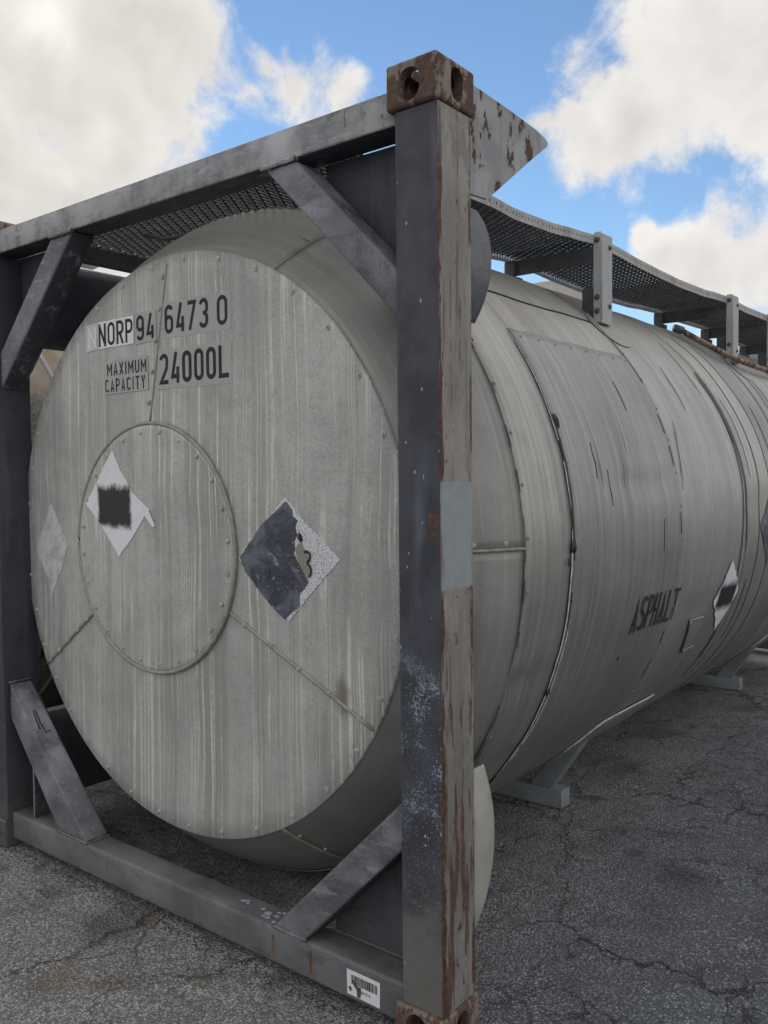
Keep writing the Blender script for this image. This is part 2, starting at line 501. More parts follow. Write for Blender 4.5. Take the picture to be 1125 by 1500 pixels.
def mat_plain(name, c0, c1, scale=12, rough=0.5, metal=0.0, bs=0.2, fine=180):
    g = material(name)
    n = g.noise(g.obj, scale, 5, 0.62)
    f = g.noise(g.obj, fine, 3, 0.6)
    base = g.mix(g.ss(n, 0.34, 0.66), c0, c1)
    base = g.mix(g.mul(g.ss(f, 0.45, 0.75), 0.3), base, tuple(min(1, c * 1.5) for c in c1))
    return finish(g, base, g.add(rough, g.mul(g.sub(n, 0.5), 0.3)), metal, g.add(g.mul(n, 0.6), g.mul(f, 0.4)), bs, 0.0015)


def mat_asphalt():
    g = material('worn_asphalt')
    x, y, z = g.sep(g.obj)
    big = g.noise(g.obj, 0.55, 5, 0.6)
    med = g.noise(g.obj, 2.6, 5, 0.62)
    # left front of the yard is bleached, the aisle on the right keeps its bitumen
    side = g.ss(g.add(x, g.mul(g.sub(big, 0.5), 1.2)), -0.9, 0.35)
    c = g.mix(side, (0.37, 0.37, 0.38), (0.165, 0.178, 0.215))
    c = g.mix(g.mul(g.ss(med, 0.42, 0.66), 0.6), c, g.mix(side, (0.23, 0.23, 0.235), (0.080, 0.086, 0.104)))
    # stones of the aggregate
    cellc = g.vor(g.obj, 112, out='Color')
    cr, cg, cb = g.sep(cellc)
    celld = g.vor(g.obj, 112)
    st = g.ss(celld, 0.60, 0.32)
    bright = g.ss(cr, 0.45, 1.0)
    amt = g.mul(g.mul(st, bright), g.add(0.35, g.mul(g.ss(g.noise(g.obj, 3.7, 4, 0.6), 0.38, 0.62), 0.65)))
    c = g.mix(g.mul(amt, 0.92), c, g.mix(side, (0.66, 0.645, 0.61), (0.46, 0.47, 0.49)))
    c = g.mix(g.mul(g.mul(st, g.ss(cg, 0.55, 0.8)), 0.7), c, (0.045, 0.045, 0.047))
    c = g.mix(g.mul(g.ss(celld, 0.44, 0.74), 0.65), c, (0.05, 0.05, 0.052))
    cell2 = g.vor(g.obj, 46, out='Color')
    c2r, _, _ = g.sep(cell2)
    cd2 = g.vor(g.obj, 46)
    c = g.mix(g.mul(g.mul(g.ss(cd2, 0.36, 0.22), g.ss(c2r, 0.70, 0.95)), 0.40), c, (0.33, 0.325, 0.315))
    fine = g.noise(g.obj, 300, 2, 0.7)
    c = g.mix(g.mul(g.ss(fine, 0.52, 0.75), 0.3), c, (0.3, 0.3, 0.3))
    # oil spots
    wv = g.vm('ADD', g.obj, g.scl(g.noise(g.obj, 5, 4, 0.6, color=True), (0.22, 0.22, 0)))
    sp = g.vor(wv, 1.5)
    pt = g.noise(g.obj, 1.25, 5, 0.65, 0.8)
    c = g.mix(g.mul(g.ss(pt, 0.53, 0.66), 0.45), c, (0.045, 0.046, 0.052))
    c = g.mix(g.mul(g.ss(sp, 0.26, 0.08), 0.5), c, (0.030, 0.030, 0.034))
    sp2 = g.vor(g.vm('ADD', wv, (7.3, 2.1, 0)), 3.7)
    c = g.mix(g.mul(g.mul(g.ss(sp2, 0.24, 0.10), g.ss(g.noise(g.obj, 1.1, 2), 0.45, 0.6)), 0.6), c, (0.034, 0.034, 0.036))
    # cracks
    wc = g.vm('ADD', g.obj, g.scl(g.noise(g.obj, 3.2, 7, 0.65, color=True), (0.42, 0.42, 0)))
    e1 = g.vor(g.scl(wc, (1.0, 0.62, 1.0)), 1.15, feature='DISTANCE_TO_EDGE')
    gate = g.ss(g.noise(g.obj, 0.8, 3), 0.36, 0.50)
    k1 = g.mul(g.ss(e1, 0.0055, 0.001), gate)
    e2 = g.vor(wc, 3.1, feature='DISTANCE_TO_EDGE')
    gate2 = g.ss(g.noise(g.vm('ADD', g.obj, (3, 8, 0)), 0.9, 3), 0.50, 0.60)
    k2 = g.mul(g.ss(e2, 0.018, 0.004), gate2)
    e3 = g.vor(g.scl(wc, (0.8, 1.3, 1.0)), 6.5, feature='DISTANCE_TO_EDGE')
    gate3 = g.ss(g.noise(g.vm('ADD', g.obj, (9, 1, 0)), 1.3, 3), 0.48, 0.58)
    k3 = g.mul(g.mul(g.ss(e3, 0.022, 0.006), gate3), g.add(0.25, g.mul(side, 0.55)))
    crack = g.mx(g.mx(k1, g.mul(k2, 0.8)), k3)
    c = g.mix(g.mul(crack, 0.72), c, (0.020, 0.020, 0.022))
    # rust stains on the bleached part
    for (sx, sy, sr) in ((-1.16, -0.40, 0.13), (-1.03, -0.31, 0.08), (-0.80, -0.12, 0.05), (-0.62, -0.02, 0.045),
                         (-1.36, -0.55, 0.09), (-1.25, 0.02, 0.05)):
        dd = g.vm('DISTANCE', g.vm('ADD', g.obj, g.scl(g.noise(g.obj, 22, 5, 0.7, color=True), (0.11, 0.11, 0))),
                  (sx + 0.055, sy + 0.055, 0.0))
        c = g.mix(g.mul(g.ss(dd, sr, sr * 0.15), 0.45), c, (0.15, 0.105, 0.045))
    h = g.add(g.mul(g.ss(celld, 0.75, 0.2), 0.7), g.add(g.mul(fine, 0.25), g.add(g.mul(med, 1.5), g.mul(crack, -2.5))))
    return finish(g, c, 0.86, 0.0, h, 0.85, 0.006, spec=0.3)


def mat_vinyl(name, c, dirt=(0.4, 0.4, 0.38), crackle=False, rough=0.35, amt=0.5):
    g = material(name)
    n = g.noise(g.obj, 18, 5, 0.65)
    base = g.mix(g.mul(g.ss(n, 0.45, 0.70), amt), c, dirt)
    h = n
    if crackle:
        e = g.vor(g.vm('ADD', g.obj, g.scl(g.noise(g.obj, 30, 3, 0.6, color=True), (0.02, 0.02, 0.02))), 95, feature='DISTANCE_TO_EDGE')
        ck = g.ss(e, 0.10, 0.03)
        base = g.mix(g.mul(ck, 0.62), base, (0.13, 0.13, 0.14))
        h = g.sub(n, ck)
    x, y, z = g.sep(g.obj)
    st = g.noise(g.comb(g.mul(x, 60), g.mul(y, 60), g.mul(z, 2.0)), 1.0, 3)
    base = g.mix(g.mul(g.ss(st, 0.56, 0.72), 0.30), base, dirt)
    return finish(g, base, rough, 0.0, h, 0.25, 0.001)


def mat_black_film():
    g = material('black_film')
    x, y, z = g.sep(g.obj)
    n = g.noise(g.obj, 9, 5, 0.6, 1.2)
    base = g.mix(g.ss(n, 0.40, 0.62), (0.045, 0.05, 0.072), (0.13, 0.14, 0.185))  # paler blue-grey patches paint the film's gloss into the colour
    n2 = g.noise(g.scl(g.obj, (1, 1, 1.6)), 17, 4, 0.6, 1.6)
    base = g.mix(g.mul(g.ss(n2, 0.62, 0.70), 0.75), base, (0.40, 0.40, 0.48))
    n3 = g.noise(g.obj, 12, 3, 0.6, 0.8)
    base = g.mix(g.mul(g.ss(n3, 0.60, 0.72), 0.55), base, (0.22, 0.17, 0.24))
    return finish(g, base, g.add(0.15, g.mul(n, 0.4)), 0.0, g.add(n, n2), 0.5, 0.002)


def mat_spray(name, cx, cz, hx, hz, axis='x', soft=0.020):
    """white vinyl with a sprayed-over black rectangle"""
    g = material(name)
    if axis == 'x':
        x, _, z = g.sep(g.obj)
    else:
        x, z, _ = g.sep(g.uv)
    n = g.noise(g.obj, 26, 5, 0.7)
    w = g.mul(g.sub(n, 0.5), 0.05)
    n2 = g.mul(g.sub(g.noise(g.scl(g.obj, (60, 60, 8)), 1.0, 3, 0.6), 0.5), 0.020)
    ddx = g.sub(g.ma('ABSOLUTE', g.sub(x, cx)), hx)
    ddz = g.add(g.sub(g.ma('ABSOLUTE', g.sub(z, cz)), hz), n2)
    dist = g.add(g.mx(g.mul(ddx, 1.4), ddz), w)
    black = g.ss(dist, soft, -soft * 0.6)
    white = g.mix(g.mul(g.ss(g.noise(g.obj, 14, 5), 0.48, 0.72), 0.4), (0.80, 0.82, 0.86), (0.62, 0.63, 0.65))
    base = g.mix(black, white, (0.012, 0.012, 0.014))
    return finish(g, base, 0.45, 0.0, n, 0.2, 0.001)


def mat_neighbour():
    g = material('tan_tarred_cladding')
    u, v, _ = g.sep(g.uv)
    x, y, z = g.sep(g.obj)
    n = g.noise(g.obj, 4, 5, 0.6)
    base = g.mix(g.ss(n, 0.36, 0.64), (0.27, 0.20, 0.135), (0.36, 0.30, 0.235))
    grey = g.mix(g.ss(g.noise(g.obj, 60, 4, 0.7), 0.4, 0.65), (0.13, 0.125, 0.115), (0.24, 0.23, 0.21))
    base = g.mix(g.ss(g.add(z, g.mul(g.sub(n, 0.5), 0.25)), 2.02, 1.90), base, grey)
    uw = g.add(u, g.mul(g.sub(g.noise(g.comb(g.mul(u, 6), g.mul(v, 4), 0.0), 1.0, 3), 0.5), 0.07))
    d1 = g.noise(g.comb(g.mul(uw, 26), g.mul(v, 1.4), 0.0), 1.0, 2, 0.5)
    base = g.mix(g.ss(d1, 0.61, 0.64), base, (0.014, 0.013, 0.013))
    sp = g.vor(g.obj, 34)
    base = g.mix(g.mul(g.ss(sp, 0.2, 0.15), g.ss(g.noise(g.obj, 7, 2), 0.45, 0.6)), base, (0.018, 0.017, 0.017))
    return finish(g, base, 0.5, 0.05, n, 0.3, 0.004)


def mat_seam_tar():
    g = material('tar_in_seam')
    n = g.noise(g.obj, 60, 4, 0.7)
    return finish(g, g.mix(g.ss(n, 0.5, 0.7), (0.016, 0.016, 0.017), (0.07, 0.068, 0.066)), 0.45, 0.0, n, 0.5, 0.002)


M_END = mat_cladding_end()
M_SIDE = mat_cladding_side()
M_SIDE2 = mat_cladding_side('dull_side_cladding', (0.84, 0.84, 0.87), 4.3)
M_SIDE3 = mat_cladding_side('pale_side_cladding', (1.0, 0.985, 0.95), 8.1)
M_CONE = mat_cladding_side('cone_cladding', (0.95, 0.94, 0.915), 2.7, 0.24, 0.34)
M_FRAME = mat_frame('slate_frame_paint', (0.032, 0.036, 0.048), (0.055, 0.060, 0.076), (0.16, 0.17, 0.21), 0.55, 0.30)
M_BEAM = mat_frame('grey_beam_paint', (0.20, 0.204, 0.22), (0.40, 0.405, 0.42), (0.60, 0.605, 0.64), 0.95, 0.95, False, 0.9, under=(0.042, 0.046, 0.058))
M_BOT = mat_frame('grey_sill_paint', (0.080, 0.086, 0.100), (0.145, 0.152, 0.170), (0.22, 0.225, 0.235), 0.8, 0.7, False, 0.8, 0.25)
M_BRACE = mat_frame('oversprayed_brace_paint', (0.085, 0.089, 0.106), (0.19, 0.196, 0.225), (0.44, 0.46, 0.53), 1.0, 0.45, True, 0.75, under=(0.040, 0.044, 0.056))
M_GUSSET = mat_frame('dark_gusset_paint', (0.035, 0.039, 0.053), (0.052, 0.057, 0.075), (0.075, 0.08, 0.095), 0.5, 0.05, False, 0.2)
M_POST = mat_post()
M_CAST = mat_rusty_paint('rusty_casting', (0.15, 0.108, 0.09), (0.24, 0.195, 0.165), 0.465, 0.85)
M_PLATE = mat_rusty_paint('rusty_plate_paint', (0.235, 0.24, 0.255), (0.36, 0.365, 0.38), 0.555, 1.0)
M_GALV = mat_rusty_paint('chalky_grey_walkway', (0.36, 0.36, 0.355), (0.45, 0.445, 0.43), 0.70, 0.7)
M_TREAD = mat_plain('dark_grey_tread', (0.050, 0.052, 0.060), (0.095, 0.098, 0.108), 20, 0.42, 0.2)
M_GLINT = mat_plain('lip_glint', (0.42, 0.43, 0.44), (0.66, 0.665, 0.67), 40, 0.4, 0.25)  # pale colour painting the glint on the tread lips
M_GLINT2 = mat_plain('dull_lip_glint', (0.14, 0.145, 0.155), (0.26, 0.265, 0.275), 20, 0.45, 0.2)  # same painted glint, duller, for the long tread
M_BRKT = mat_plain('blue_grey_bracket', (0.36, 0.375, 0.39), (0.43, 0.44, 0.45), 9, 0.5)
M_DARKSTEEL = mat_plain('dark_steel', (0.06, 0.062, 0.07), (0.10, 0.10, 0.11), 12, 0.5)
M_FOOT = mat_plain('blue_grey_foot', (0.20, 0.225, 0.245), (0.26, 0.285, 0.305), 10, 0.6)
M_TUBE = mat_frame('graded_tube_paint', (0.10, 0.105, 0.12), (0.17, 0.175, 0.19), (0.30, 0.305, 0.32), 0.8, 0.08, False, 0.2)
M_TUBE2 = mat_rusty_paint('pale_tube_paint', (0.33, 0.325, 0.30), (0.42, 0.41, 0.38), 0.72, 0.6)
M_RIVET = mat_plain('rivet_metal', (0.34, 0.33, 0.31), (0.58, 0.565, 0.54), 60, 0.4, 0.4)
M_BEAD = mat_plain('seam_bead_metal', (0.26, 0.25, 0.225), (0.37, 0.355, 0.32), 30, 0.45, 0.2)
M_PIPE = mat_rusty_paint('rusty_pipe', (0.24, 0.15, 0.10), (0.33, 0.22, 0.15), 0.5, 0.9)
M_ASPH = mat_asphalt()
M_WHITE = mat_vinyl('white_vinyl', (0.80, 0.82, 0.85), (0.62, 0.62, 0.61), amt=0.4)
M_CRACK = mat_vinyl('crazed_white_vinyl', (0.74, 0.76, 0.80), (0.58, 0.58, 0.60), True)
M_FADED = mat_vinyl('faded_vinyl', (0.60, 0.61, 0.63), (0.40, 0.39, 0.37), False, 0.45, 0.9)
M_GHOST = mat_vinyl('old_vinyl_ghost', (0.62, 0.63, 0.645), (0.48, 0.475, 0.46), False, 0.4, 0.8)
M_FILM = mat_vinyl('clear_backing_film', (0.40, 0.398, 0.395), (0.47, 0.46, 0.435), False, 0.45, 0.8)
M_INK = mat_vinyl('black_lettering', (0.010, 0.011, 0.016), (0.022, 0.022, 0.026), False, 0.65, 0.4)
M_INK2 = mat_vinyl('worn_stencil_black', (0.020, 0.020, 0.022), (0.07, 0.068, 0.066), False, 0.65, 0.6)
M_BLACKFILM = mat_black_film()
M_TAN = mat_vinyl('bare_spot', (0.26, 0.25, 0.215), (0.32, 0.31, 0.28), False, 0.5)
M_SPRAY1 = mat_spray('sprayed_front_placard', -1.578, 1.428, 0.098, 0.072)
M_SPRAY2 = mat_spray('sprayed_side_placard', 2.465, 0.945 - 1.293, 0.12, 0.055, 'uv', 0.03)
M_TAR = mat_seam_tar()
M_SEAL = mat_plain('white_sealant', (0.42, 0.42, 0.42), (0.66, 0.66, 0.67), 40, 0.5)
M_NEIGH = mat_neighbour()
M_STONE = mat_plain('loose_stone', (0.14, 0.14, 0.14), (0.32, 0.315, 0.30), 30, 0.85)

# ------------------------------------------------------------------ object helpers


def finalize(name, bm, mat, parent=None, smooth=False, angle=None, label=None, stuff=False):
    me = bpy.data.meshes.new(name)
    bm.normal_update()
    if angle is not None:
        for f in bm.faces:
            f.smooth = True
        for e in bm.edges:
            if len(e.link_faces) != 2 or e.calc_face_angle(0) > R(angle):
                e.smooth = False
    elif smooth:
        for f in bm.faces:
            f.smooth = True
    bm.to_mesh(me)
    bm.free()
    if mat:
        me.materials.append(mat)
    o = bpy.data.objects.new(name, me)
    col.objects.link(o)
    if parent is not None:
        attach(o, parent)
    if label:
        o['label'] = label
    if stuff:
        o['kind'] = 'stuff'
    return o


def world_loc(o):
    v = Vector((0, 0, 0))
    while o is not None:
        v += o.location
        o = o.parent
    return v


def attach(o, parent):
    w = world_loc(o)
    o.parent = parent
    o.location = w - world_loc(parent)


def add_box(bm, x0, x1, y0, y1, z0, z1, bev=0.0, seg=2):
    vs = [bm.verts.new((x, y, z)) for x in (x0, x1) for y in (y0, y1) for z in (z0, z1)]
    idx = [(0, 1, 3, 2), (4, 6, 7, 5), (0, 4, 5, 1), (2, 3, 7, 6), (0, 2, 6, 4), (1, 5, 7, 3)]
    fs = [bm.faces.new([vs[i] for i in f]) for f in idx]
    if bev:
        es = list({e for f in fs for e in f.edges})
        bmesh.ops.bevel(bm, geom=es, offset=bev, segments=seg, affect='EDGES', profile=0.5)
    return vs


def add_prism(bm, poly, axis, a0, a1, bev=0.0, seg=2):
    """polygon (2D) extruded along an axis ('x','y','z') from a0 to a1"""
    def P(p, a):
        if axis == 'y':
            return (p[0], a, p[1])
        if axis == 'x':
            return (a, p[0], p[1])
        return (p[0], p[1], a)
    A = [bm.verts.new(P(p, a0)) for p in poly]
    B = [bm.verts.new(P(p, a1)) for p in poly]
    fs = [bm.faces.new(A), bm.faces.new(B[::-1])]
    n = len(poly)
    for i in range(n):
        fs.append(bm.faces.new((A[i], B[i], B[(i + 1) % n], A[(i + 1) % n])))
    bmesh.ops.recalc_face_normals(bm, faces=fs)
    if bev:
        es = list({e for f in fs for e in f.edges})
        bmesh.ops.bevel(bm, geom=es, offset=bev, segments=seg, affect='EDGES', profile=0.5)


def add_tube(bm, pts, r, n=8, cap=True, wob=0.0):
    pts = [Vector(p) for p in pts]
    rings = []
    up = Vector((0, 0, 1))
    for i, p in enumerate(pts):
        t = (pts[min(i + 1, len(pts) - 1)] - pts[max(i - 1, 0)]).normalized()
        a = t.cross(up)
        if a.length < 1e-3:
            a = t.cross(Vector((1, 0, 0)))
        a.normalize()
        b = a.cross(t)
        rr = r * (1 + random.uniform(-wob, wob))
        rings.append([bm.verts.new(p + (a * math.cos(k * 2 * PI / n) + b * math.sin(k * 2 * PI / n)) * rr) for k in range(n)])
    for i in range(len(rings) - 1):
        for k in range(n):
            bm.faces.new((rings[i][k], rings[i][(k + 1) % n], rings[i + 1][(k + 1) % n], rings[i + 1][k]))
    if cap:
        bm.faces.new(rings[0][::-1])
        bm.faces.new(rings[-1])
    bmesh.ops.recalc_face_normals(bm, faces=bm.faces[:])


def thing(name, label, cat, loc, group=None):
    o = bpy.data.objects.new(name, None)
    o.empty_display_size = 0.2
    o.location = loc
    col.objects.link(o)
    o['label'] = label
    o['category'] = cat
    if group:
        o['group'] = group
    return o


# ------------------------------------------------------------------ ground
bm = bmesh.new()
S = 900
vs = [bm.verts.new(p) for p in ((-S, -S, 0), (S, -S, 0), (S, S, 0), (-S, S, 0))]
bm.faces.new(vs)
ground = finalize('ground', bm, M_ASPH)
ground['kind'] = 'structure'

# ------------------------------------------------------------------ the tank container
TCX, TCZ, TR = -1.219, 1.293, 1.226
tank = thing('tank_container', 'large grey asphalt tank in a rusty slate steel frame, filling the picture', 'tank container', (TCX, 3.03, 0.0))

# --- corner castings (hollow, with real holes)


def stadium(w, h, n=10):
    r = min(w, h) / 2
    pts = []
    for k in range(4 * n):
        a = k * 2 * PI / (4 * n)
        x, y = math.cos(a), math.sin(a)
        if w >= h:
            pts.append((x * r + math.copysign((w - h) / 2, x), y * r))
        else:
            pts.append((x * r, y * r + math.copysign((h - w) / 2, y)))
    return pts


def bool_diff(base, cutters):
    for c in cutters:
        md = base.modifiers.new('b', 'BOOLEAN')
        md.operation = 'DIFFERENCE'
        md.object = c
        md.solver = 'EXACT'
    dg = bpy.context.evaluated_depsgraph_get()
    me = bpy.data.meshes.new_from_object(base.evaluated_get(dg))
    base.modifiers.clear()
    old = base.data
    base.data = me
    bpy.data.meshes.remove(old)
    for c in cutters:
        cm = c.data
        bpy.data.objects.remove(c)
        bpy.data.meshes.remove(cm)


def casting_mesh():
    """top right front casting in its own place; mirrored copies use scale"""
    x0, x1, y0, y1, z0, z1 = -0.162, 0.0, 0.0, 0.178, 2.473, 2.591
    bm = bmesh.new()
    add_box(bm, x0, x1, y0, y1, z0, z1, 0.010, 3)
    base = finalize('corner_casting', bm, M_CAST)
    cut = []

    def prism_cut(poly, axis, a0, a1):
        b = bmesh.new()
        add_prism(b, poly, axis, a0, a1)
        cut.append(finalize('cut', b, None))
    bm = bmesh.new()
    add_box(bm, x0 + 0.026, x1 - 0.026, y0 + 0.026, y1 - 0.026, z0 + 0.022, z1 - 0.026)
    cut.append(finalize('cut', bm, None))
    prism_cut([(-0.086 + p[0], 2.527 + p[1]) for p in stadium(0.068, 0.084)], 'y', -0.05, 0.06)
    prism_cut([(0.092 + p[0], 2.532 + p[1]) for p in stadium(0.056, 0.086)], 'x', -0.06, 0.05)
    prism_cut([(-0.081 + p[0], 0.089 + p[1]) for p in stadium(0.064, 0.124)], 'z', 2.55, 2.65)
    # far end of the inner side is open so that daylight comes through
    prism_cut([(0.122 + p[0], 2.548 + p[1]) for p in stadium(0.034, 0.03)], 'x', -0.20, -0.12)
    bool_diff(base, cut)
    for f in base.data.polygons:
        f.use_smooth = False
    return base


CL_X = -2.36   # outer face of the left posts
cast0 = casting_mesh()
attach(cast0, tank)
cast0['label'] = 'rusty corner casting on top of the right post'


def mirrored_mesh(src_me, fx=None, fy=None, fz=None):
    me = src_me.copy()
    k = 1
    for v in me.vertices:
        if fx is not None:
            v.co.x = fx - v.co.x
        if fy is not None:
            v.co.y = fy - v.co.y
        if fz is not None:
            v.co.z = fz - v.co.z
    for f in (fx, fy, fz):
        if f is not None:
            k = -k
    if k < 0:
        me.flip_normals()
    return me


YB = 6.058
for fx in (None, CL_X):
    for fy in (None, YB):
        for fz in (None, 2.591):
            if fx is None and fy is None and fz is None:
                continue
            o = bpy.data.objects.new('corner_casting', mirrored_mesh(cast0.data, fx, fy, fz))
            if fx is not None and fz is not None:
                o.data.materials[0] = M_GUSSET
            o.location = (0, 0, 0)
            col.objects.link(o)
            attach(o, tank)

# --- posts
PX0, PX1, PY0, PY1 = -0.145, -0.006, 0.012, 0.165


def post(x0, x1, y0, y1, mat, label=None):
    bm = bmesh.new()
    zs = [0.120, 2.471]
    prof = []
    r1, r2 = 0.012, 0.0035

    def corner(cx, cy, r, a0):
        for k in range(4):
            a = a0 + k * PI / 6
            prof.append((cx + r * math.cos(a), cy + r * math.sin(a)))
    corner(x1 - r2, y1 - r2, r2, 0)
    corner(x0 + r1, y1 - r1, r1, PI / 2)
    corner(x0 + r1, y0 + r1, r1, PI)
    corner(x1 - r2, y0 + r2, r2, 3 * PI / 2)
    add_prism(bm, prof, 'z', zs[0], zs[1])
    return finalize('corner_post', bm, mat, tank, angle=40, label=label)


post(PX0, PX1, PY0, PY1, M_POST, 'right front post with pale rust-streaked side and blue-grey paint patch')
post(CL_X + 0.006, CL_X + 0.145 + 0.015, PY0, PY1, M_GUSSET, 'dark left front post')
post(PX0, PX1, YB - PY1, YB - PY0, M_FRAME)
post(CL_X + 0.006, CL_X + 0.145, YB - PY1, YB - PY0, M_FRAME)

# --- beams
BX0, BX1 = -2.199, -0.146
bm = bmesh.new()
add_box(bm, BX0, BX1, 0.030, 0.137, 2.449, 2.542, 0.006, 3)
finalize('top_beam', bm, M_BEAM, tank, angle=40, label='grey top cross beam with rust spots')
bm = bmesh.new()
add_box(bm, BX0, BX1, 0.030, 0.137, 0.036, 0.150, 0.012, 3)
finalize('bottom_beam', bm, M_BOT, tank, angle=40, label='grey bottom cross beam with flaked blue paint')
bm = bmesh.new()
add_box(bm, BX0, BX1, YB - 0.137, YB - 0.030, 2.449, 2.542, 0.006, 2)
finalize('top_beam', bm, M_BEAM, tank)
bm = bmesh.new()
add_box(bm, BX0, BX1, YB - 0.137, YB - 0.030, 0.036, 0.150, 0.010, 2)
finalize('bottom_beam', bm, M_BOT, tank)

# --- braces
BY0, BY1 = 0.034, 0.133


def brace(poly, mat, label):
    bm = bmesh.new()
    add_prism(bm, poly, 'y', BY0, BY1, 0.009, 3)
    return finalize('corner_brace', bm, mat, tank, angle=35, label=label)


ZT, ZBm = 2.446, 0.153
PXI = PX0 - 0.003
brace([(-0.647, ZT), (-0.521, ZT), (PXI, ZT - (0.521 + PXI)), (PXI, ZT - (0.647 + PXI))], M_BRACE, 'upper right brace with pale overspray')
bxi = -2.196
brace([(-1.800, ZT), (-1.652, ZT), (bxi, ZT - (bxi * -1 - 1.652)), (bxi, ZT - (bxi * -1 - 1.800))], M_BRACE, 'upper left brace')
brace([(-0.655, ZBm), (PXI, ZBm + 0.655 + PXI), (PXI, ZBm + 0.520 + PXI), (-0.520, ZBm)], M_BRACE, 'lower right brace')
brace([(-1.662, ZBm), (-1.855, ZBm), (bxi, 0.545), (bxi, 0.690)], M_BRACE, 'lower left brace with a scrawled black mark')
# scrawled mark on the upper face of the lower left brace


def brace_top(s, t):   # s along the brace from the beam upwards, t across (y)
    a = Vector((-1.662, 0, ZBm))
    b = Vector((bxi, 0, 0.690))
    p = a + (b - a) * s
    nrm = Vector(((b - a).z, 0, -(b - a).x)).normalized()
    if nrm.x < 0:
        nrm = -nrm
    q = p + nrm * 0.0025
    return Vector((q.x, t, q.z))


bm = bmesh.new()
for ln in ([(0.80, 0.075), (0.74, 0.068), (0.68, 0.066)], [(0.80, 0.084), (0.72, 0.079), (0.655, 0.084), (0.66, 0.108)]):
    add_tube(bm, [brace_top(s, t) for s, t in ln], 0.0024, 5, wob=0.4)
finalize('scrawled_mark', bm, M_INK, tank)

# weld beads at brace ends and along joints


def weld(pts, r=0.006, mat=None):
    bm = bmesh.new()
    P = []
    for i in range(len(pts) - 1):
        a, b = Vector(pts[i]), Vector(pts[i + 1])
        n = max(2, int((b - a).length / 0.008))
        P += [a.lerp(b, k / n) for k in range(n)]
    P.append(Vector(pts[-1]))
    P = [p + Vector((random.uniform(-1, 1), random.uniform(-1, 1), random.uniform(-1, 1))) * 0.0009 for p in P]
    add_tube(bm, P, r, 7, wob=0.22)
    finalize('weld_bead', bm, mat or M_BEAM, tank, smooth=True)


weld([(-0.655, BY0 - .001, ZT + .002), (-0.515, BY0 - .001, ZT + .002)], 0.010)
weld([(-0.515, BY0, ZT + .002), (-0.515, BY1, ZT + .002)], 0.006)
weld([(-1.805, BY0 - .001, ZT + .002), (-1.648, BY0 - .001, ZT + .002)], 0.009)
weld([(-0.660, BY0, ZBm - .001), (-0.515, BY0, ZBm - .001)], 0.006, M_BRACE)
weld([(-0.658, BY0, ZBm - .001), (-0.658, BY1, ZBm - .001)], 0.006, M_BRACE)
weld([(-1.860, BY0, ZBm - .001), (-1.655, BY0, ZBm - .001)], 0.006, M_BRACE)
weld([(-1.655, BY0, ZBm - .001), (-1.655, BY1, ZBm - .001)], 0.006, M_BRACE)
weld([(bxi, BY0, 0.692), (bxi, BY1, 0.692)], 0.006, M_BRACE)
weld([(-0.494, 0.136, ZBm - .002), (-0.150, 0.136, ZBm - .002)], 0.004, M_BOT)

# --- gusset plates behind the braces
for poly, lab in (([(-0.492, 2.4485), (-0.146, 2.4485), (-0.146, 1.98), (-0.20, 1.98), (-0.492, 2.27)], None),
                  ([(-1.86, 2.4485), (-2.199, 2.4485), (-2.199, 1.98), (-2.15, 1.98), (-1.86, 2.27)], None),
                  ([(-0.492, 0.1505), (-0.146, 0.1505), (-0.146, 0.62), (-0.20, 0.62), (-0.492, 0.33)], None),
                  ([(-2.00, 0.1505), (-2.199, 0.1505), (-2.199, 0.62), (-2.15, 0.62), (-2.00, 0.45)], None)):
    bm = bmesh.new()
    add_prism(bm, poly, 'y', 0.138, 0.147)
    finalize('gusset_plate', bm, M_GUSSET, tank)
# small rib on the lower left gusset
bm = bmesh.new()
add_box(bm, -2.060, -2.050, 0.050, 0.1375, 0.152, 0.42)
finalize('gusset_rib', bm, M_BRACE, tank)

# --- side plates (arrow shaped), bent in a little at the tip


def side_plate(xo, sgn, y0, flip=1):
    poly = [(0.166, 2.566), (0.373, 2.560), (0.532, 2.552), (0.602, 2.545), (0.618, 2.538), (0.604, 2.523), (0.511, 2.464),
            (0.254, 2.284), (0.166, 2.278)]
    bm = bmesh.new()
    A, B = [], []
    for (y, z) in poly:
        bend = max(0.0, y - 0.50) ** 2 * 0.5
        yy = y if flip == 1 else YB - y
        A.append(bm.verts.new((xo - sgn * bend, yy, z)))
        B.append(bm.verts.new((xo - sgn * (bend + 0.009), yy, z)))
    fs = [bm.faces.new(A), bm.faces.new(B[::-1])]
    n = len(poly)
    for i in range(n):
        fs.append(bm.faces.new((A[i], B[i], B[(i + 1) % n], A[(i + 1) % n])))
    bmesh.ops.recalc_face_normals(bm, faces=fs)
    bmesh.ops.triangulate(bm, faces=fs[:2])
    return finalize('side_plate', bm, M_PLATE, tank)


side_plate(-0.010, 1, 0)['label'] = 'pale arrow-shaped side plate with rust blisters'
side_plate(CL_X + 0.010, -1, 0)
side_plate(-0.010, 1, 0, -1)
# flanges of the plates against the post
bm = bmesh.new()
add_box(bm, -0.060, -0.020, 0.1655, 0.1745, 2.279, 2.472)
finalize('side_plate', bm, M_GUSSET, tank)

# --- corner tubes between frame and tank (oblique mitred ends)


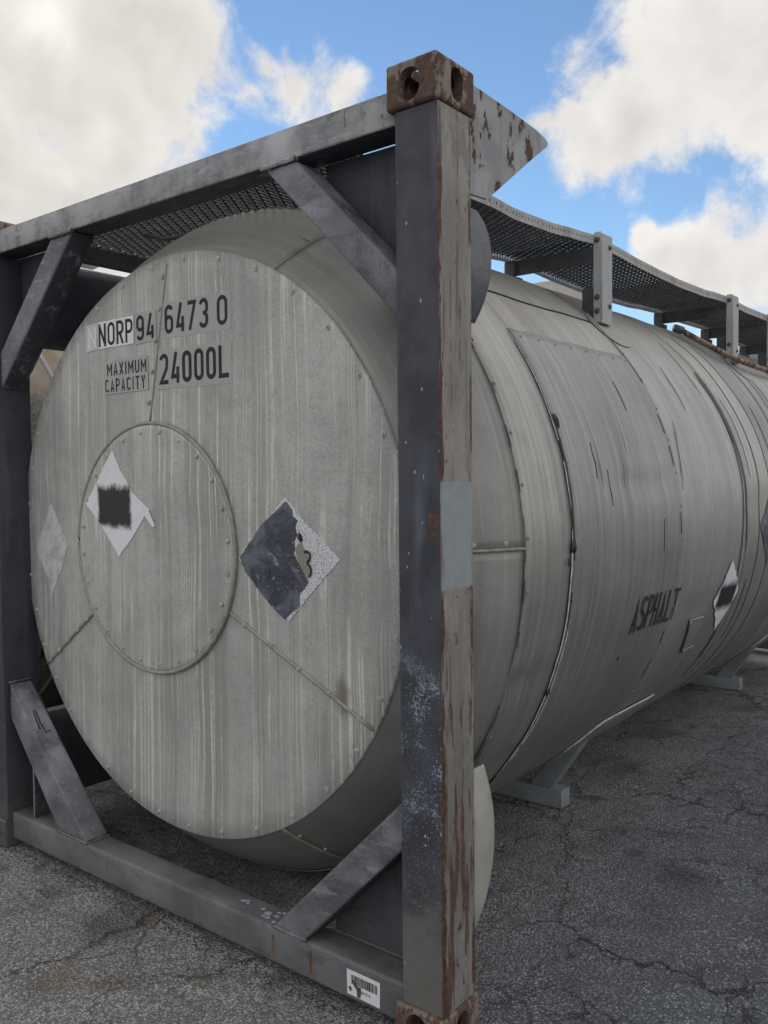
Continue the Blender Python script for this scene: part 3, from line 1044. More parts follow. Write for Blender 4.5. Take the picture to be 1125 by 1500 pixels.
def rounded(poly, r, n=6):
    """polygon with rounded corners"""
    out = []
    m = len(poly)
    for i in range(m):
        p, a, b = Vector(poly[i]), Vector(poly[i - 1]), Vector(poly[(i + 1) % m])
        rr = r[i] if isinstance(r, (list, tuple)) else r
        s0 = p + (a - p).normalized() * rr
        s1 = p + (b - p).normalized() * rr
        for k in range(n + 1):
            t = k / n
            out.append(s0 * (1 - t) ** 2 + p * (2 * t * (1 - t)) + s1 * t * t)
    return out


def corner_tube(poly, rad, yend, mat, label=None):
    """formed tube of rounded triangular section with an obliquely curved end"""
    sec = rounded(poly, rad)
    dense = []
    for i, p in enumerate(sec):
        q = sec[(i + 1) % len(sec)]
        n = max(1, int((q - p).length / 0.02))
        dense += [p.lerp(q, k / n) for k in range(n)]
    K = 14
    bm = bmesh.new()
    rings = []
    for k in range(K + 1):
        t = k / K
        ring = []
        for p in dense:
            y1 = yend(p.x, p.y)
            ring.append(bm.verts.new((p.x, 0.149 + (y1 - 0.149) * t, p.y)))
        rings.append(ring)
    N = len(dense)
    for k in range(K):
        for i in range(N):
            bm.faces.new((rings[k][i], rings[k][(i + 1) % N], rings[k + 1][(i + 1) % N], rings[k + 1][i]))
    bm.faces.new(rings[0][::-1])
    bm.faces.new(rings[-1])
    bmesh.ops.recalc_face_normals(bm, faces=bm.faces[:])
    return finalize('corner_tube', bm, mat, tank, angle=35, label=label)


corner_tube([(-0.075, 2.285), (-0.013, 2.20), (-0.013, 2.05), (-0.06, 1.945), (-0.36, 2.285)], [0.03, 0.05, 0.06, 0.03, 0.06], lambda x, z: 0.278 - 2.6 * (z - 2.125) ** 2 - 1.3 * (x + 0.013), M_TUBE, 'smooth dark tube behind the upper right corner')
corner_tube([(-0.06, 0.20), (-0.40, 0.20), (-0.05, 0.720), (-0.013, 0.60), (-0.013, 0.35)], [0.03, 0.07, 0.02, 0.06, 0.08], lambda x, z: 0.280 - 1.35 * (z - 0.53) ** 2 - 1.3 * (x + 0.013), M_TUBE2, 'pale tube behind the lower right corner')
corner_tube([(CL_X + 0.013, 2.435), (-1.96, 2.435), (-1.96, 2.09), (CL_X + 0.013, 2.09)], 0.16, lambda x, z: 1.0 + 0.2 * (x + 2.35), M_GUSSET)
corner_tube([(CL_X + 0.013, 0.18), (CL_X + 0.013, 0.50), (-2.21, 0.50), (-2.12, 0.36), (-2.09, 0.18)], 0.05, lambda x, z: 0.62 + 0.5 * (x + 2.35), M_GUSSET)

# ------------------------------------------------------------------ tank shell
A0 = -PI / 2  # angle zero at +x


def shell_pt(a, r, y):
    return Vector((TCX + r * math.cos(a), y, TCZ + r * math.sin(a)))


DENTS = [  # (y, angle deg, half length y, half arc deg, depth)
    (0.50, -18.5, 0.16, 2.2, 0.014), (1.26, 10.3, 0.16, 2.0, 0.011), (1.52, 10.2, 0.12, 1.8, 0.009),
    (1.42, 15.6, 0.13, 1.8, 0.006), (2.02, -15.8, 0.26, 2.0, 0.008), (1.62, -6, 0.2, 5, 0.006), (0.6, -34, 0.15, 3, 0.008),
    (1.1, -40, 0.3, 4, 0.008), (2.9, 4, 0.3, 6, 0.009), (1.05, 27, 0.18, 4, 0.005)]


def dent(y, a):
    ad = math.degrees(a)
    if ad > 180:
        ad -= 360
    s = 0.0
    for (dy, da, hy, ha, dp) in DENTS:
        ey = (y - dy) / hy
        ea = (ad - da) / ha
        if abs(ey) < 2.5 and abs(ea) < 3:
            # sharp upper lip, soft fall below
            ea2 = ea * (1.8 if ea > 0 else 0.7)
            s -= dp * math.exp(-ey * ey - ea2 * ea2)
    n = mnoise.noise(Vector((y * 2.1, a * 2.4, 0.0))) * 0.006
    n += mnoise.noise(Vector((y * 6.0, a * 5.0, 3.0))) * 0.0022
    return s + n


def shell_panel(name, mat, y0, y1, r0, r1, a0, a1, label=None, da=1.5, dy=0.05, lift=0.0, dents=True, thick=0.004, curve=0.0, shrink0=0):
    """sheet-metal panel wrapped round the tank; uv = (metres along, metres round)"""
    bm = bmesh.new()
    uvl = bm.loops.layers.uv.new('UVMap')
    full = abs((a1 - a0) - 360) < 1e-6
    na = max(2, int(round((a1 - a0) / da)))
    ny = max(1, int(math.ceil((y1 - y0) / dy)))
    grid = []
    for j in range(ny + 1):
        t = j / ny
        y = y0 + (y1 - y0) * t
        r = r0 + (r1 - r0) * t + curve * math.sin(PI * t) + lift
        row = []
        for i in range(na + 1):
            a = R(a0 + (a1 - a0) * i / na)
            aa = math.atan2(math.sin(a), math.cos(a))
            rr = r + (dent(y, aa) if dents else 0.0)
            row.append(bm.verts.new(shell_pt(a, rr, y)))
        grid.append(row)
    for j in range(ny):
        for i in range(na):
            f = bm.faces.new((grid[j][i], grid[j][i + 1], grid[j + 1][i + 1], grid[j + 1][i]))
            f.smooth = True
            for l, (jj, ii) in zip(f.loops, ((j, i), (j, i + 1), (j + 1, i + 1), (j + 1, i))):
                l[uvl].uv = (y0 + (y1 - y0) * jj / ny, R(a0 + (a1 - a0) * ii / na) * TR)
    # turned-in lips give the sheet a visible thickness
    def lip(verts, inward):
        nv = []
        for v in verts:
            dv = Vector((v.co.x - TCX, 0, v.co.z - TCZ)).normalized()
            nv.append(bm.verts.new(v.co - dv * thick + inward))
        for i in range(len(verts) - 1):
            f = bm.faces.new((verts[i], nv[i], nv[i + 1], verts[i + 1]))
            for l in f.loops:
                l[uvl].uv = (y0, 0)
    lip(grid[0], Vector((0, 0.0005, 0)))
    lip(grid[-1][::-1], Vector((0, -0.0005, 0)))
    if not full:
        lip([row[0] for row in grid][::-1], Vector((0, 0, 0)))
        lip([row[-1] for row in grid], Vector((0, 0, 0)))
    bmesh.ops.recalc_face_normals(bm, faces=bm.faces[:])
    if sum((f.calc_center_median() - Vector((TCX, f.calc_center_median().y, TCZ))).dot(f.normal) for f in bm.faces) < 0:
        bmesh.ops.reverse_faces(bm, faces=bm.faces[:])
    return finalize(name, bm, mat, tank, label=label)


def rivet_proto(bm, p, nrm, r=0.0075, h=0.0035):
    """washer and rivet head"""
    nrm = Vector(nrm).normalized()
    t = nrm.cross(Vector((0.13, 0.31, 0.94)))
    t.normalize()
    b = nrm.cross(t)
    p = Vector(p)
    N = 10

    def ring(rad, hh):
        return [bm.verts.new(p + nrm * hh + (t * math.cos(k * 2 * PI / N) + b * math.sin(k * 2 * PI / N)) * rad) for k in range(N)]
    r0, r1, r2, r3 = ring(r, -0.001), ring(r * 0.92, h * 0.35), ring(r * 0.5, h * 0.4), ring(r * 0.32, h)
    for A, B in ((r0, r1), (r1, r2), (r2, r3)):
        for k in range(N):
            bm.faces.new((A[k], A[(k + 1) % N], B[(k + 1) % N], B[k]))
    bm.faces.new(r3)


# inner core keeps light from leaking between the sheets
bm = bmesh.new()
rings = []
for (r, y) in ((0.02, 0.18), (0.96, 0.18), (1.19, 0.46), (1.205, 0.8), (1.205, 5.3), (0.98, 5.85), (0.02, 5.87)):
    rings.append([bm.verts.new(shell_pt(i * 2 * PI / 96, r, y)) for i in range(96)])
for j in range(len(rings) - 1):
    for i in range(96):
        bm.faces.new((rings[j][i], rings[j][(i + 1) % 96], rings[j + 1][(i + 1) % 96], rings[j + 1][i]))
bmesh.ops.recalc_face_normals(bm, faces=bm.faces[:])
finalize('tank_body', bm, M_CONE, tank, smooth=True)

RD, YD = 1.017, 0.145
YS1, RS1 = 0.432, 1.2225
# cone panels: lap joints near 62, 0 and lower right
cuts = [-62, 1.2, 62, 118, 180, 298]
for i in range(5):
    shell_panel('cone_panel', M_CONE, 0.152, YS1, 1.006, RS1, cuts[i], cuts[i + 1], dents=False, curve=0.020, lift=0.0012 * (i % 2), dy=0.03)
# beads on the cone laps


def on_cone(a, t, off=0.0):
    y = 0.152 + (YS1 - 0.152) * t
    r = 1.006 + (RS1 - 1.006) * t + 0.020 * math.sin(PI * t) + off
    return shell_pt(R(a), r, y)


for a in (1.2, 62, -62):
    bm = bmesh.new()
    add_tube(bm, [on_cone(a, t / 8, 0.001) for t in range(0, 9)], 0.0055, 8)
    bd = finalize('seam_bead', bm, M_BEAD, tank, smooth=True)
    bm = bmesh.new()
    for t in (0.2, 0.5, 0.8):
        p = on_cone(a + 0.9, t, 0.001)
        rivet_proto(bm, p, (math.cos(R(a)) * 0.8, -0.6, math.sin(R(a)) * 0.8))
    finalize('rivet_row', bm, M_RIVET, bd, stuff=True)

# cylinder bands
YS2 = 0.742
shell_panel('cladding_band', M_SIDE3, YS1 - 0.005, YS2 + 0.012, 1.2225, 1.2235, -90, 46.3, lift=0.0015, thick=0.003)
shell_panel('cladding_band', M_SIDE3, YS1 - 0.005, YS2 + 0.012, 1.2225, 1.2235, 46.0, 270, lift=0.0004, thick=0.003)
shell_panel('cladding_panel', M_SIDE2, YS2, 1.712, 1.226, 1.226, -90, 36.5, lift=0.002, label='bluish repair panel below the walkway')
shell_panel('cladding_panel', M_SIDE3, YS2 + .003, 1.709, 1.226, 1.226, 36.0, 66, lift=-0.001)
shell_panel('cladding_panel', M_SIDE, YS2 + .003, 1.709, 1.226, 1.226, 65.7, 270, lift=0.0005)
ys = [1.700, 2.640, 3.080, 3.62, 4.62, 5.42]
mats = [M_SIDE, M_SIDE3, M_SIDE2, M_SIDE, M_SIDE3]
for i in range(5):
    shell_panel('cladding_band', mats[i], ys[i], ys[i + 1] + 0.012, 1.226, 1.226, -90, 270, lift=0.0015 if i % 2 else -0.0005, da=2)
shell_panel('cone_panel', M_CONE, 5.43, 5.86, 1.222, 0.98, -90, 270, dents=False, curve=0.05, da=4)

# seams: ragged ribbons of tar / sealant laid over the joints


def seam_ribbon(name, mat, y, a0, a1, w, off, jit, gap=0.0, freq=9.0, seed=0.0, step=0.8, parent=None, slope=0.0, h=0.0012):
    bm = bmesh.new()
    n = int(abs(a1 - a0) / step)
    prev = None
    for i in range(n + 1):
        ad = a0 + (a1 - a0) * i / n
        a = R(ad)
        ww = w * (0.55 + 0.9 * (mnoise.noise(Vector((ad * freq * 0.05, seed, 0))) * 0.5 + 0.5))
        yy = y + slope * (ad - a0) + jit * mnoise.noise(Vector((ad * 0.10, seed + 7, 0))) + jit * 0.5 * mnoise.noise(Vector((ad * 0.5, seed + 3, 0)))
        vis = mnoise.noise(Vector((ad * 0.16, seed + 15, 0))) > gap
        rr = TR + off + dent(yy, math.atan2(math.sin(a), math.cos(a)))
        taper = min(1.0, (i + 0.3) / 4, (n - i + 0.3) / 4)
        ww *= taper
        cur = [bm.verts.new(shell_pt(a, rr - 0.0006, yy - ww)), bm.verts.new(shell_pt(a, rr + h, yy)),
               bm.verts.new(shell_pt(a, rr - 0.0006, yy + ww))]
        if prev and vis:
            bm.faces.new((prev[0], prev[1], cur[1], cur[0]))
            bm.faces.new((prev[1], prev[2], cur[2], cur[1]))
        prev = cur
    lone = [v for v in bm.verts if not v.link_faces]
    bmesh.ops.delete(bm, geom=lone, context='VERTS')
    bmesh.ops.recalc_face_normals(bm, faces=bm.faces[:])
    for f in bm.faces:
        if f.normal.dot(f.calc_center_median() - Vector((TCX, f.calc_center_median().y, TCZ))) < 0:
            f.normal_flip()
    return finalize(name, bm, mat, parent or tank, stuff=gap > -0.65)


seam_ribbon('seam_tar', M_TAR, YS2 - 0.002, -55, 36, 0.0036, 0.0035, 0.004, -0.9)
seam_ribbon('seam_tar', M_TAR, YS2 + 0.004, -12, 20, 0.0065, 0.0042, 0.006, -0.1, seed=4.0)
seam_ribbon('seam_sealant', M_SEAL, YS2 - 0.009, -40, 3, 0.0052, 0.0048, 0.006, -0.35, seed=2.0)
seam_ribbon('seam_sealant', M_SEAL, YS2 + 0.012, -37, -6, 0.0036, 0.0048, 0.008, -0.1, seed=5.0)
seam_ribbon('seam_sealant', M_SEAL, YS2 - 0.010, 6, 36, 0.0024, 0.0045, 0.004, -0.2, seed=8.0)
seam_ribbon('seam_tar', M_TAR, YS1 - 0.004, -60, 45, 0.0013, -0.001, 0.003, 0.0, seed=11.0)
seam_ribbon('seam_tar', M_TAR, 1.706, -30, 28, 0.0040, 0.003, 0.006, 0.05, seed=13.0)
seam_ribbon('seam_tar', M_TAR, 1.712, 30, 60, 0.0036, 0.003, 0.006, -0.6, seed=14.0)
# long black runs of spilled asphalt
seam_ribbon('asphalt_run', M_TAR, 2.612, 37.6, -40, 0.0062, 0.003, 0.010, -0.95, seed=21.0, slope=0.0012)
seam_ribbon('asphalt_run', M_TAR, 2.612, 37.6, -7, 0.0078, 0.0034, 0.010, -0.95, seed=22.0, slope=-0.0004)
seam_ribbon('asphalt_run', M_TAR, 2.590, 37.0, 18, 0.016, 0.0030, 0.008, -0.95, seed=25.0, slope=-0.0006)
seam_ribbon('asphalt_run', M_TAR, 1.383, 29, 23, 0.0040, 0.003, 0.003, -0.95, seed=23.0)
seam_ribbon('asphalt_run', M_TAR, 2.085, 36, 25, 0.0034, 0.003, 0.01, -0.95, seed=24.0)
seam_ribbon('asphalt_run', M_TAR, 1.845, 22, 8, 0.0036, 0.003, 0.01, -0.95, seed=31.0, slope=0.006)
for k, (yy, aa, ab, ww) in enumerate([(2.86, 52, -55, .0045), (3.06, 50, -45, .004), (3.2, 30, 5, .006), (3.45, 44, -20, .005), (2.44, 46, 30, .002),
                                      (2.72, 30, 10, .002), (1.05, 12, 6, .004),
                                      (0.96, 16.5, 10.5, .0048), (1.52, 3, -3, .003), (3.7, 40, -10, .007), (2.55, -18, -34, .005), (2.75, -14, -30, .007)]):
    seam_ribbon('asphalt_run', M_TAR, yy, aa, ab, ww, 0.003, 0.012, -0.7, seed=50.0 + k)
# tar blobs
for (yy, ad, rr) in ((0.737, 0.4, 0.020), (0.757, 19.8, 0.022), (0.70, -1.6, 0.010), (0.735, -22.5, 0.014), (1.27, -21.5, 0.012)):
    bm = bmesh.new()
    vv = []
    c = bm.verts.new(shell_pt(R(ad), TR + 0.012, yy))
    for k in range(14):
        a = k * 2 * PI / 14
        q = rr * random.uniform(0.55, 1.1)
        vv.append(bm.verts.new(shell_pt(R(ad) + q * 1.5 * math.sin(a) / TR, TR + 0.0025, yy + q * 0.8 * math.cos(a))))
    for k in range(14):
        bm.faces.new((c, vv[k], vv[(k + 1) % 14]))
    bmesh.ops.recalc_face_normals(bm, faces=bm.faces[:])
    finalize('tar_blob', bm, M_TAR, tank)

# rivets along seams of the shell
bm = bmesh.new()
for y, a0, a1, st, r in ((YS1 + 0.012, -64, 60, 7.4, .0065), (YS2 + 0.02, -60, 34, 6.1, .006), (1.726, -60, 62, 6.5, .006), (2.66, -50, 60, 7, .006)):
    a = a0
    while a < a1:
        rad = TR + 0.001 + (dent(y, R(a)))
        rivet_proto(bm, shell_pt(R(a), rad, y), shell_pt(R(a), 1, 0) - shell_pt(0, 0, 0), r)
        a += st
for k in range(8):
    y = 0.80 + k * 0.125
    rivet_proto(bm, shell_pt(R(35.2), TR + 0.0025 + dent(y, R(35.2)), y), shell_pt(R(35.2), 1, 0) - shell_pt(0, 0, 0), 0.006)
finalize('rivet_row', bm, M_BEAD, tank, stuff=True)
# lap line between upper panels
bm = bmesh.new()
add_tube(bm, [shell_pt(R(46.3), TR + 0.001 + dent(y, R(46.3)), y) for y in [0.76 + 0.04 * i for i in range(24)]], 0.0035, 6)
finalize('seam_bead', bm, M_TAR, tank, smooth=True)

# ------------------------------------------------------------------ end disc in sectors
HX, HZ, HR = -1.369, 1.281, 0.449


def disc_r(ang):    # distance from hub centre to the disc rim along ang
    dx, dz = math.cos(ang), math.sin(ang)
    ox, oz = HX - TCX, HZ - TCZ
    b = ox * dx + oz * dz
    c = ox * ox + oz * oz - RD * RD
    return -b + math.sqrt(b * b - c)


A_TOP = math.atan2(2.287 - HZ, -1.249 - HX)
A_LL = math.atan2(0.774 - HZ, -2.076 - HX) + 2 * PI
A_LR = math.atan2(0.796 - HZ, -0.346 - HX) + 2 * PI


def seam_line(a, q):
    """angle of the top lap at share q of the way out: it leans, it is not radial"""
    p = Vector((-1.366, 1.729)).lerp(Vector((-1.249, 2.287)), max(0.0, q))
    return math.atan2(p.y - HZ, p.x - HX)


secs = [(A_LR - 2 * PI, A_TOP), (A_TOP, A_LL), (A_LL, A_LR)]
for k, (a0, a1) in enumerate(secs):
    bm = bmesh.new()
    n = int((a1 - a0) / R(2.5))
    gap = 0.0016
    yk = YD + (0.0, 0.0012, 0.0024)[k]
    outer, inner = [], []
    m_r = 10
    grid = []
    for i in range(n + 1):
        row = []
        for j in range(m_r + 1):
            t = j / m_r
            at = seam_line(A_TOP, t)
            b0, b1 = (at if k == 1 else a0), (at if k == 0 else a1)
            a = b0 + (b1 - b0) * i / n
            ro = disc_r(a)
            r = (HR - 0.02) + (ro - HR + 0.02) * t
            x, z = HX + r * math.cos(a), HZ + r * math.sin(a)
            wv = mnoise.noise(Vector((x * 1.7, z * 1.7, 2.0))) * 0.0013 + mnoise.noise(Vector((x * 4.5, z * 4.5, 5.0))) * 0.0004
            wv *= min(1, (1 - t) * 4) * min(1, t * 6 + .2)
            row.append(bm.verts.new((x, yk + wv, z)))
        # rolled rim
        a = b0 + (b1 - b0) * i / n
        ro = disc_r(a)
        x, z = HX + ro * math.cos(a), HZ + ro * math.sin(a)
        dr = Vector((x - TCX, 0, z - TCZ)).normalized()
        row.append(bm.verts.new(Vector((x, yk + 0.003, z)) + dr * 0.0025))
        row.append(bm.verts.new(Vector((x, yk + 0.012, z)) + dr * 0.0015))
        grid.append(row)
    for i in range(n):
        for j in range(m_r + 2):
            f = bm.faces.new((grid[i][j], grid[i + 1][j], grid[i + 1][j + 1], grid[i][j + 1]))
            f.smooth = True
    bmesh.ops.recalc_face_normals(bm, faces=bm.faces[:])
    avg = sum(f.normal.y for f in bm.faces)
    if avg > 0:
        bmesh.ops.reverse_faces(bm, faces=bm.faces[:])
    ep = finalize('end_panel', bm, M_END, tank, label=('right sector of the round tank end', 'left sector of the round tank end', 'lower sector of the round tank end')[k])
    bm = bmesh.new()
    na = max(3, int((a1 - a0) * 0.9 / 0.155))
    for i in range(na):
        a = a0 + (a1 - a0) * (i + 0.5) / na
        r = disc_r(a) - 0.022
        rivet_proto(bm, (HX + r * math.cos(a), yk - 0.001, HZ + r * math.sin(a)), (0, -1, 0), 0.0096, 0.006)
    finalize('rivet_row', bm, M_RIVET, ep, stuff=True)
# lap seams between sectors: beads on the two lower ones, plain lap with rivets on top
for k, a in enumerate((A_LL, A_LR, A_TOP)):
    r0, r1 = HR + 0.012, disc_r(a) - 0.006
    bm = bmesh.new()
    y0 = YD - 0.001
    P = [Vector((HX + r * math.cos(a), y0, HZ + r * math.sin(a))) for r in [r0 + (r1 - r0) * i / 12 for i in range(13)]]
    if k == 2:
        P = [Vector((-1.364 + 0.113 * i / 12, y0, 1.740 + 0.545 * i / 12)) for i in range(13)]
    if k < 2:
        add_tube(bm, P, 0.0065, 8)
        sb = finalize('seam_bead', bm, M_BEAD, tank, smooth=True)
    else:
        add_tube(bm, P, 0.0032, 6)
        sb = finalize('seam_bead', bm, M_CONE, tank, smooth=True)
    bm = bmesh.new()
    na = 5
    off = Vector((-math.sin(a), 0, math.cos(a))) * (0.0 if k < 2 else 0.020)
    for i in range(na):
        q = P[0].lerp(P[-1], (i + 0.6) / na)
        rivet_proto(bm, Vector((q.x, y0 - (0.005 if k < 2 else 0.001), q.z)) + off, (0, -1, 0), 0.0096, 0.006)
    finalize('rivet_row', bm, M_RIVET, sb, stuff=True)

# hub cover
bm = bmesh.new()
yh = YD - 0.010
c = bm.verts.new((HX, yh, HZ))
prev = None
rr_ = [HR * t for t in (0.15, 0.3, 0.45, 0.6, 0.75, 0.88, 0.96, 0.988)] + [HR]
N = 96
rings = []
for q in rr_:
    ring = []
    for i in range(N):
        a = i * 2 * PI / N
        x, z = HX + q * math.cos(a), HZ + q * math.sin(a)
        wv = mnoise.noise(Vector((x * 3.1, z * 2.0, 9.0))) * 0.0014 * (1 - (q / HR) ** 4)
        # upright fold on the right part of the cover
        wv += 0.004 * (1 / (1 + math.exp(-(x + 1.155) * 160))) * min(1, (HR - q) * 30)
        ring.append(bm.verts.new((x, yh + wv + (0.005 if q == HR else 0), z)))
    rings.append(ring)
for i in range(N):
    bm.faces.new((c, rings[0][(i + 1) % N], rings[0][i]))
for j in range(len(rings) - 1):
    for i in range(N):
        bm.faces.new((rings[j][i], rings[j][(i + 1) % N], rings[j + 1][(i + 1) % N], rings[j + 1][i]))
edge = rings[-1]
back = [bm.verts.new((v.co.x, YD + 0.004, v.co.z)) for v in edge]
for i in range(N):
    bm.faces.new((edge[i], edge[(i + 1) % N], back[(i + 1) % N], back[i]))
bmesh.ops.recalc_face_normals(bm, faces=bm.faces[:])
if c.normal.y > 0:
    bmesh.ops.reverse_faces(bm, faces=bm.faces[:])
hub = finalize('hub_cover', bm, M_END, tank, angle=50, label='round cover plate in the middle of the tank end')
bm = bmesh.new()
ring = [(HX + (HR + 0.003) * math.cos(i * 2 * PI / 120), YD - 0.006, HZ + (HR + 0.003) * math.sin(i * 2 * PI / 120)) for i in range(121)]
add_tube(bm, ring, 0.0075, 8, cap=False)
finalize('hub_rim', bm, M_BEAD, hub, smooth=True)
bm = bmesh.new()
for i in range(24):
    a = i * 2 * PI / 24 + 0.1
    q = HR - 0.028
    rivet_proto(bm, (HX + q * math.cos(a), yh - 0.0005, HZ + q * math.sin(a)), (0, -1, 0), 0.0090, 0.006)
finalize('rivet_row', bm, M_RIVET, hub, stuff=True)

# ------------------------------------------------------------------ lettering: a condensed stroke face
def arc(cx, cy, r, a0, a1, n=7, ry=None):
    ry = r if ry is None else ry
    return [(cx + r * math.cos(R(a0 + (a1 - a0) * k / n)), cy + ry * math.sin(R(a0 + (a1 - a0) * k / n))) for k in range(n + 1)]


def glyph(ch, W, Hh, t):
    """centre-line strokes; returns list of (points, closed)"""
    x0, x1, y0, y1 = t / 2, W - t / 2, t / 2, Hh - t / 2
    r = min((x1 - x0) / 2, Hh * 0.24)
    mid = Hh * 0.5
    cx = (x0 + x1) / 2
    if ch in 'O0':
        return [(arc(x1 - r, y1 - r, r, 0, 90) + arc(x0 + r, y1 - r, r, 90, 180) + arc(x0 + r, y0 + r, r, 180, 270) + arc(x1 - r, y0 + r, r, 270, 360), True)]
    if ch == 'N':
        return [([(x0, 0), (x0, Hh)], False), ([(x0, y1), (x1, y0)], False), ([(x1, 0), (x1, Hh)], False)]
    if ch in 'RP':
        rb = min(r, (y1 - mid) / 2)
        bowl = [(x0, y1)] + arc(x1 - rb, y1 - rb, rb, 90, 0) + arc(x1 - rb, mid + rb - t * .3, rb, 0, -90) + [(x0, mid - t * .3)]
        s = [([(x0, 0), (x0, Hh)], False), (bowl, False)]
        if ch == 'R':
            s.append(([(cx, mid - t * .3), (x1, 0)], False))
        return s
    if ch == '9':
        yb = Hh * 0.42
        loop = arc(x1 - r, y1 - r, r, 0, 90) + arc(x0 + r, y1 - r, r, 90, 180) + arc(x0 + r, yb + r, r, 180, 270) + arc(x1 - r, yb + r, r, 270, 360)
        tail = [(x1, y1 - r), (x1, y0 + r * 1.6)] + arc(x1 - r, y0 + r, r, 0, -90) + arc(x0 + r, y0 + r, r, 270, 200)
        return [(loop, True), (tail, False)]
    if ch == '6':
        yb = Hh * 0.58
        loop = arc(x1 - r, yb - r, r, 0, 90) + arc(x0 + r, yb - r, r, 90, 180) + arc(x0 + r, y0 + r, r, 180, 270) + arc(x1 - r, y0 + r, r, 270, 360)
        tail = [(x0, y0 + r), (x0, y1 - r * 1.6)] + arc(x0 + r, y1 - r, r, 180, 90) + arc(x1 - r, y1 - r, r, 90, 20)
        return [(loop, True), (tail, False)]
    if ch == '4':
        return [([(cx + t * .35, Hh), (x0 + t * .1, Hh * 0.22), (x1 + t * .3, Hh * 0.22)], False), ([(x1 - t * .25, Hh * 0.52), (x1 - t * .25, 0)], False)]
    if ch == '7':
        return [([(x0 - t * .3, y1), (x1, y1), (x0 + t * .4, 0)], False)]
    if ch == '3':
        up = arc(x0 + r, y1 - r, r, 165, 90) + arc(x1 - r, y1 - r, r, 90, 0) + arc(x1 - r, mid + r * .9, r, 0, -70, ry=r * .9)
        dn = arc(x1 - r, mid - r * .9, r, 70, 0, ry=r * .9) + arc(x1 - r, y0 + r, r, 0, -90) + arc(x0 + r, y0 + r, r, 270, 195)
        return [(up, False), (dn, False), ([(cx - t * .2, mid), (x1 - r * .55, mid)], False)]
    if ch == '2':
        return [(arc(x0 + r, y1 - r, r, 170, 90) + arc(x1 - r, y1 - r, r, 90, 0) + [(x1, y1 - r * 1.3), (x1 - t * .2, mid), (x0, y0), (x1 + t * .4, y0)], False)]
    if ch == '1':
        return [([(cx, 0), (cx, Hh), (x0, Hh * .8)], False)]
    if ch == 'M':
        return [([(x0, 0), (x0, Hh)], False), ([(x0, y1), (cx, Hh * .38), (x1, y1)], False), ([(x1, 0), (x1, Hh)], False)]
    if ch == 'A':
        return [([(x0, 0), (cx, y1 + t * .2), (x1, 0)], False), ([(x0 + t * .7, Hh * .28), (x1 - t * .7, Hh * .28)], False)]
    if ch == 'X':
        return [([(x0, 0), (x1, Hh)], False), ([(x1, 0), (x0, Hh)], False)]
    if ch == 'I':
        return [([(cx, 0), (cx, Hh)], False)]
    if ch == 'U':
        return [([(x0, Hh)] + arc(x0 + r, y0 + r, r, 180, 270) + arc(x1 - r, y0 + r, r, 270, 360) + [(x1, Hh)], False)]
    if ch == 'C':
        return [(arc(x1 - r, y1 - r, r, 10, 90) + arc(x0 + r, y1 - r, r, 90, 180) + arc(x0 + r, y0 + r, r, 180, 270) + arc(x1 - r, y0 + r, r, 270, 350), False)]
    if ch == 'T':
        return [([(0, y1), (W, y1)], False), ([(cx, y1), (cx, 0)], False)]
    if ch == 'Y':
        return [([(x0, Hh), (cx, Hh * .45), (x1, Hh)], False), ([(cx, Hh * .5), (cx, 0)], False)]
    if ch == 'L':
        return [([(x0, Hh), (x0, y0), (W, y0)], False)]
    if ch == 'H':
        return [([(x0, 0), (x0, Hh)], False), ([(x1, 0), (x1, Hh)], False), ([(x0, mid), (x1, mid)], False)]
    if ch == 'S':
        up = arc(x1 - r, y1 - r, r, 15, 90) + arc(x0 + r, y1 - r, r, 90, 180) + [(x0, mid + r * .8), (x1, mid - r * .8)]
        dn = [(x1, y0 + r)] + arc(x1 - r, y0 + r, r, 0, -90) + arc(x0 + r, y0 + r, r, 270, 195)
        return [(up + dn, False)]
    if ch == '-':
        return [([(x0, mid), (x1, mid)], False)]
    return []


def ribbon(bm, pts, closed, t, mp, depth):
    """flat mitred stroke mapped through mp(u, v, depth)"""
    P = []
    src = list(pts) + ([pts[0]] if closed else [])
    for a, b in zip(src, src[1:]):
        k = max(1, int(math.hypot(b[0] - a[0], b[1] - a[1]) / 0.012)) if t > 0.016 else 1
        P += [Vector((a[0] + (b[0] - a[0]) * q / k, a[1] + (b[1] - a[1]) * q / k)) for q in range(k)]
    P.append(Vector(src[-1]))
    Q = [P[0]]
    for p in P[1:]:
        if (p - Q[-1]).length > 1e-5:
            Q.append(p)
    if closed and (Q[0] - Q[-1]).length < 1e-5:
        Q.pop()
    n = len(Q)
    L, Rr = [], []
    for i in range(n):
        if closed:
            a, b = Q[i - 1], Q[(i + 1) % n]
            d0, d1 = (Q[i] - a).normalized(), (b - Q[i]).normalized()
        else:
            d0 = (Q[i] - Q[i - 1]).normalized() if i > 0 else (Q[1] - Q[0]).normalized()
            d1 = (Q[i + 1] - Q[i]).normalized() if i < n - 1 else d0
        n0, n1 = Vector((-d0.y, d0.x)), Vector((-d1.y, d1.x))
        mm = n0 + n1
        if mm.length < 1e-4:
            mm = n0
        mm.normalize()
        k = min(1.9, 1 / max(0.3, mm.dot(n0)))
        L.append(Q[i] + mm * (t / 2 * k))
        Rr.append(Q[i] - mm * (t / 2 * k))
    VL = [bm.verts.new(mp(p.x, p.y, depth)) for p in L]
    VR = [bm.verts.new(mp(p.x, p.y, depth)) for p in Rr]
    for i in range(n if closed else n - 1):
        j = (i + 1) % n
        bm.faces.new((VL[i], VL[j], VR[j], VR[i]))


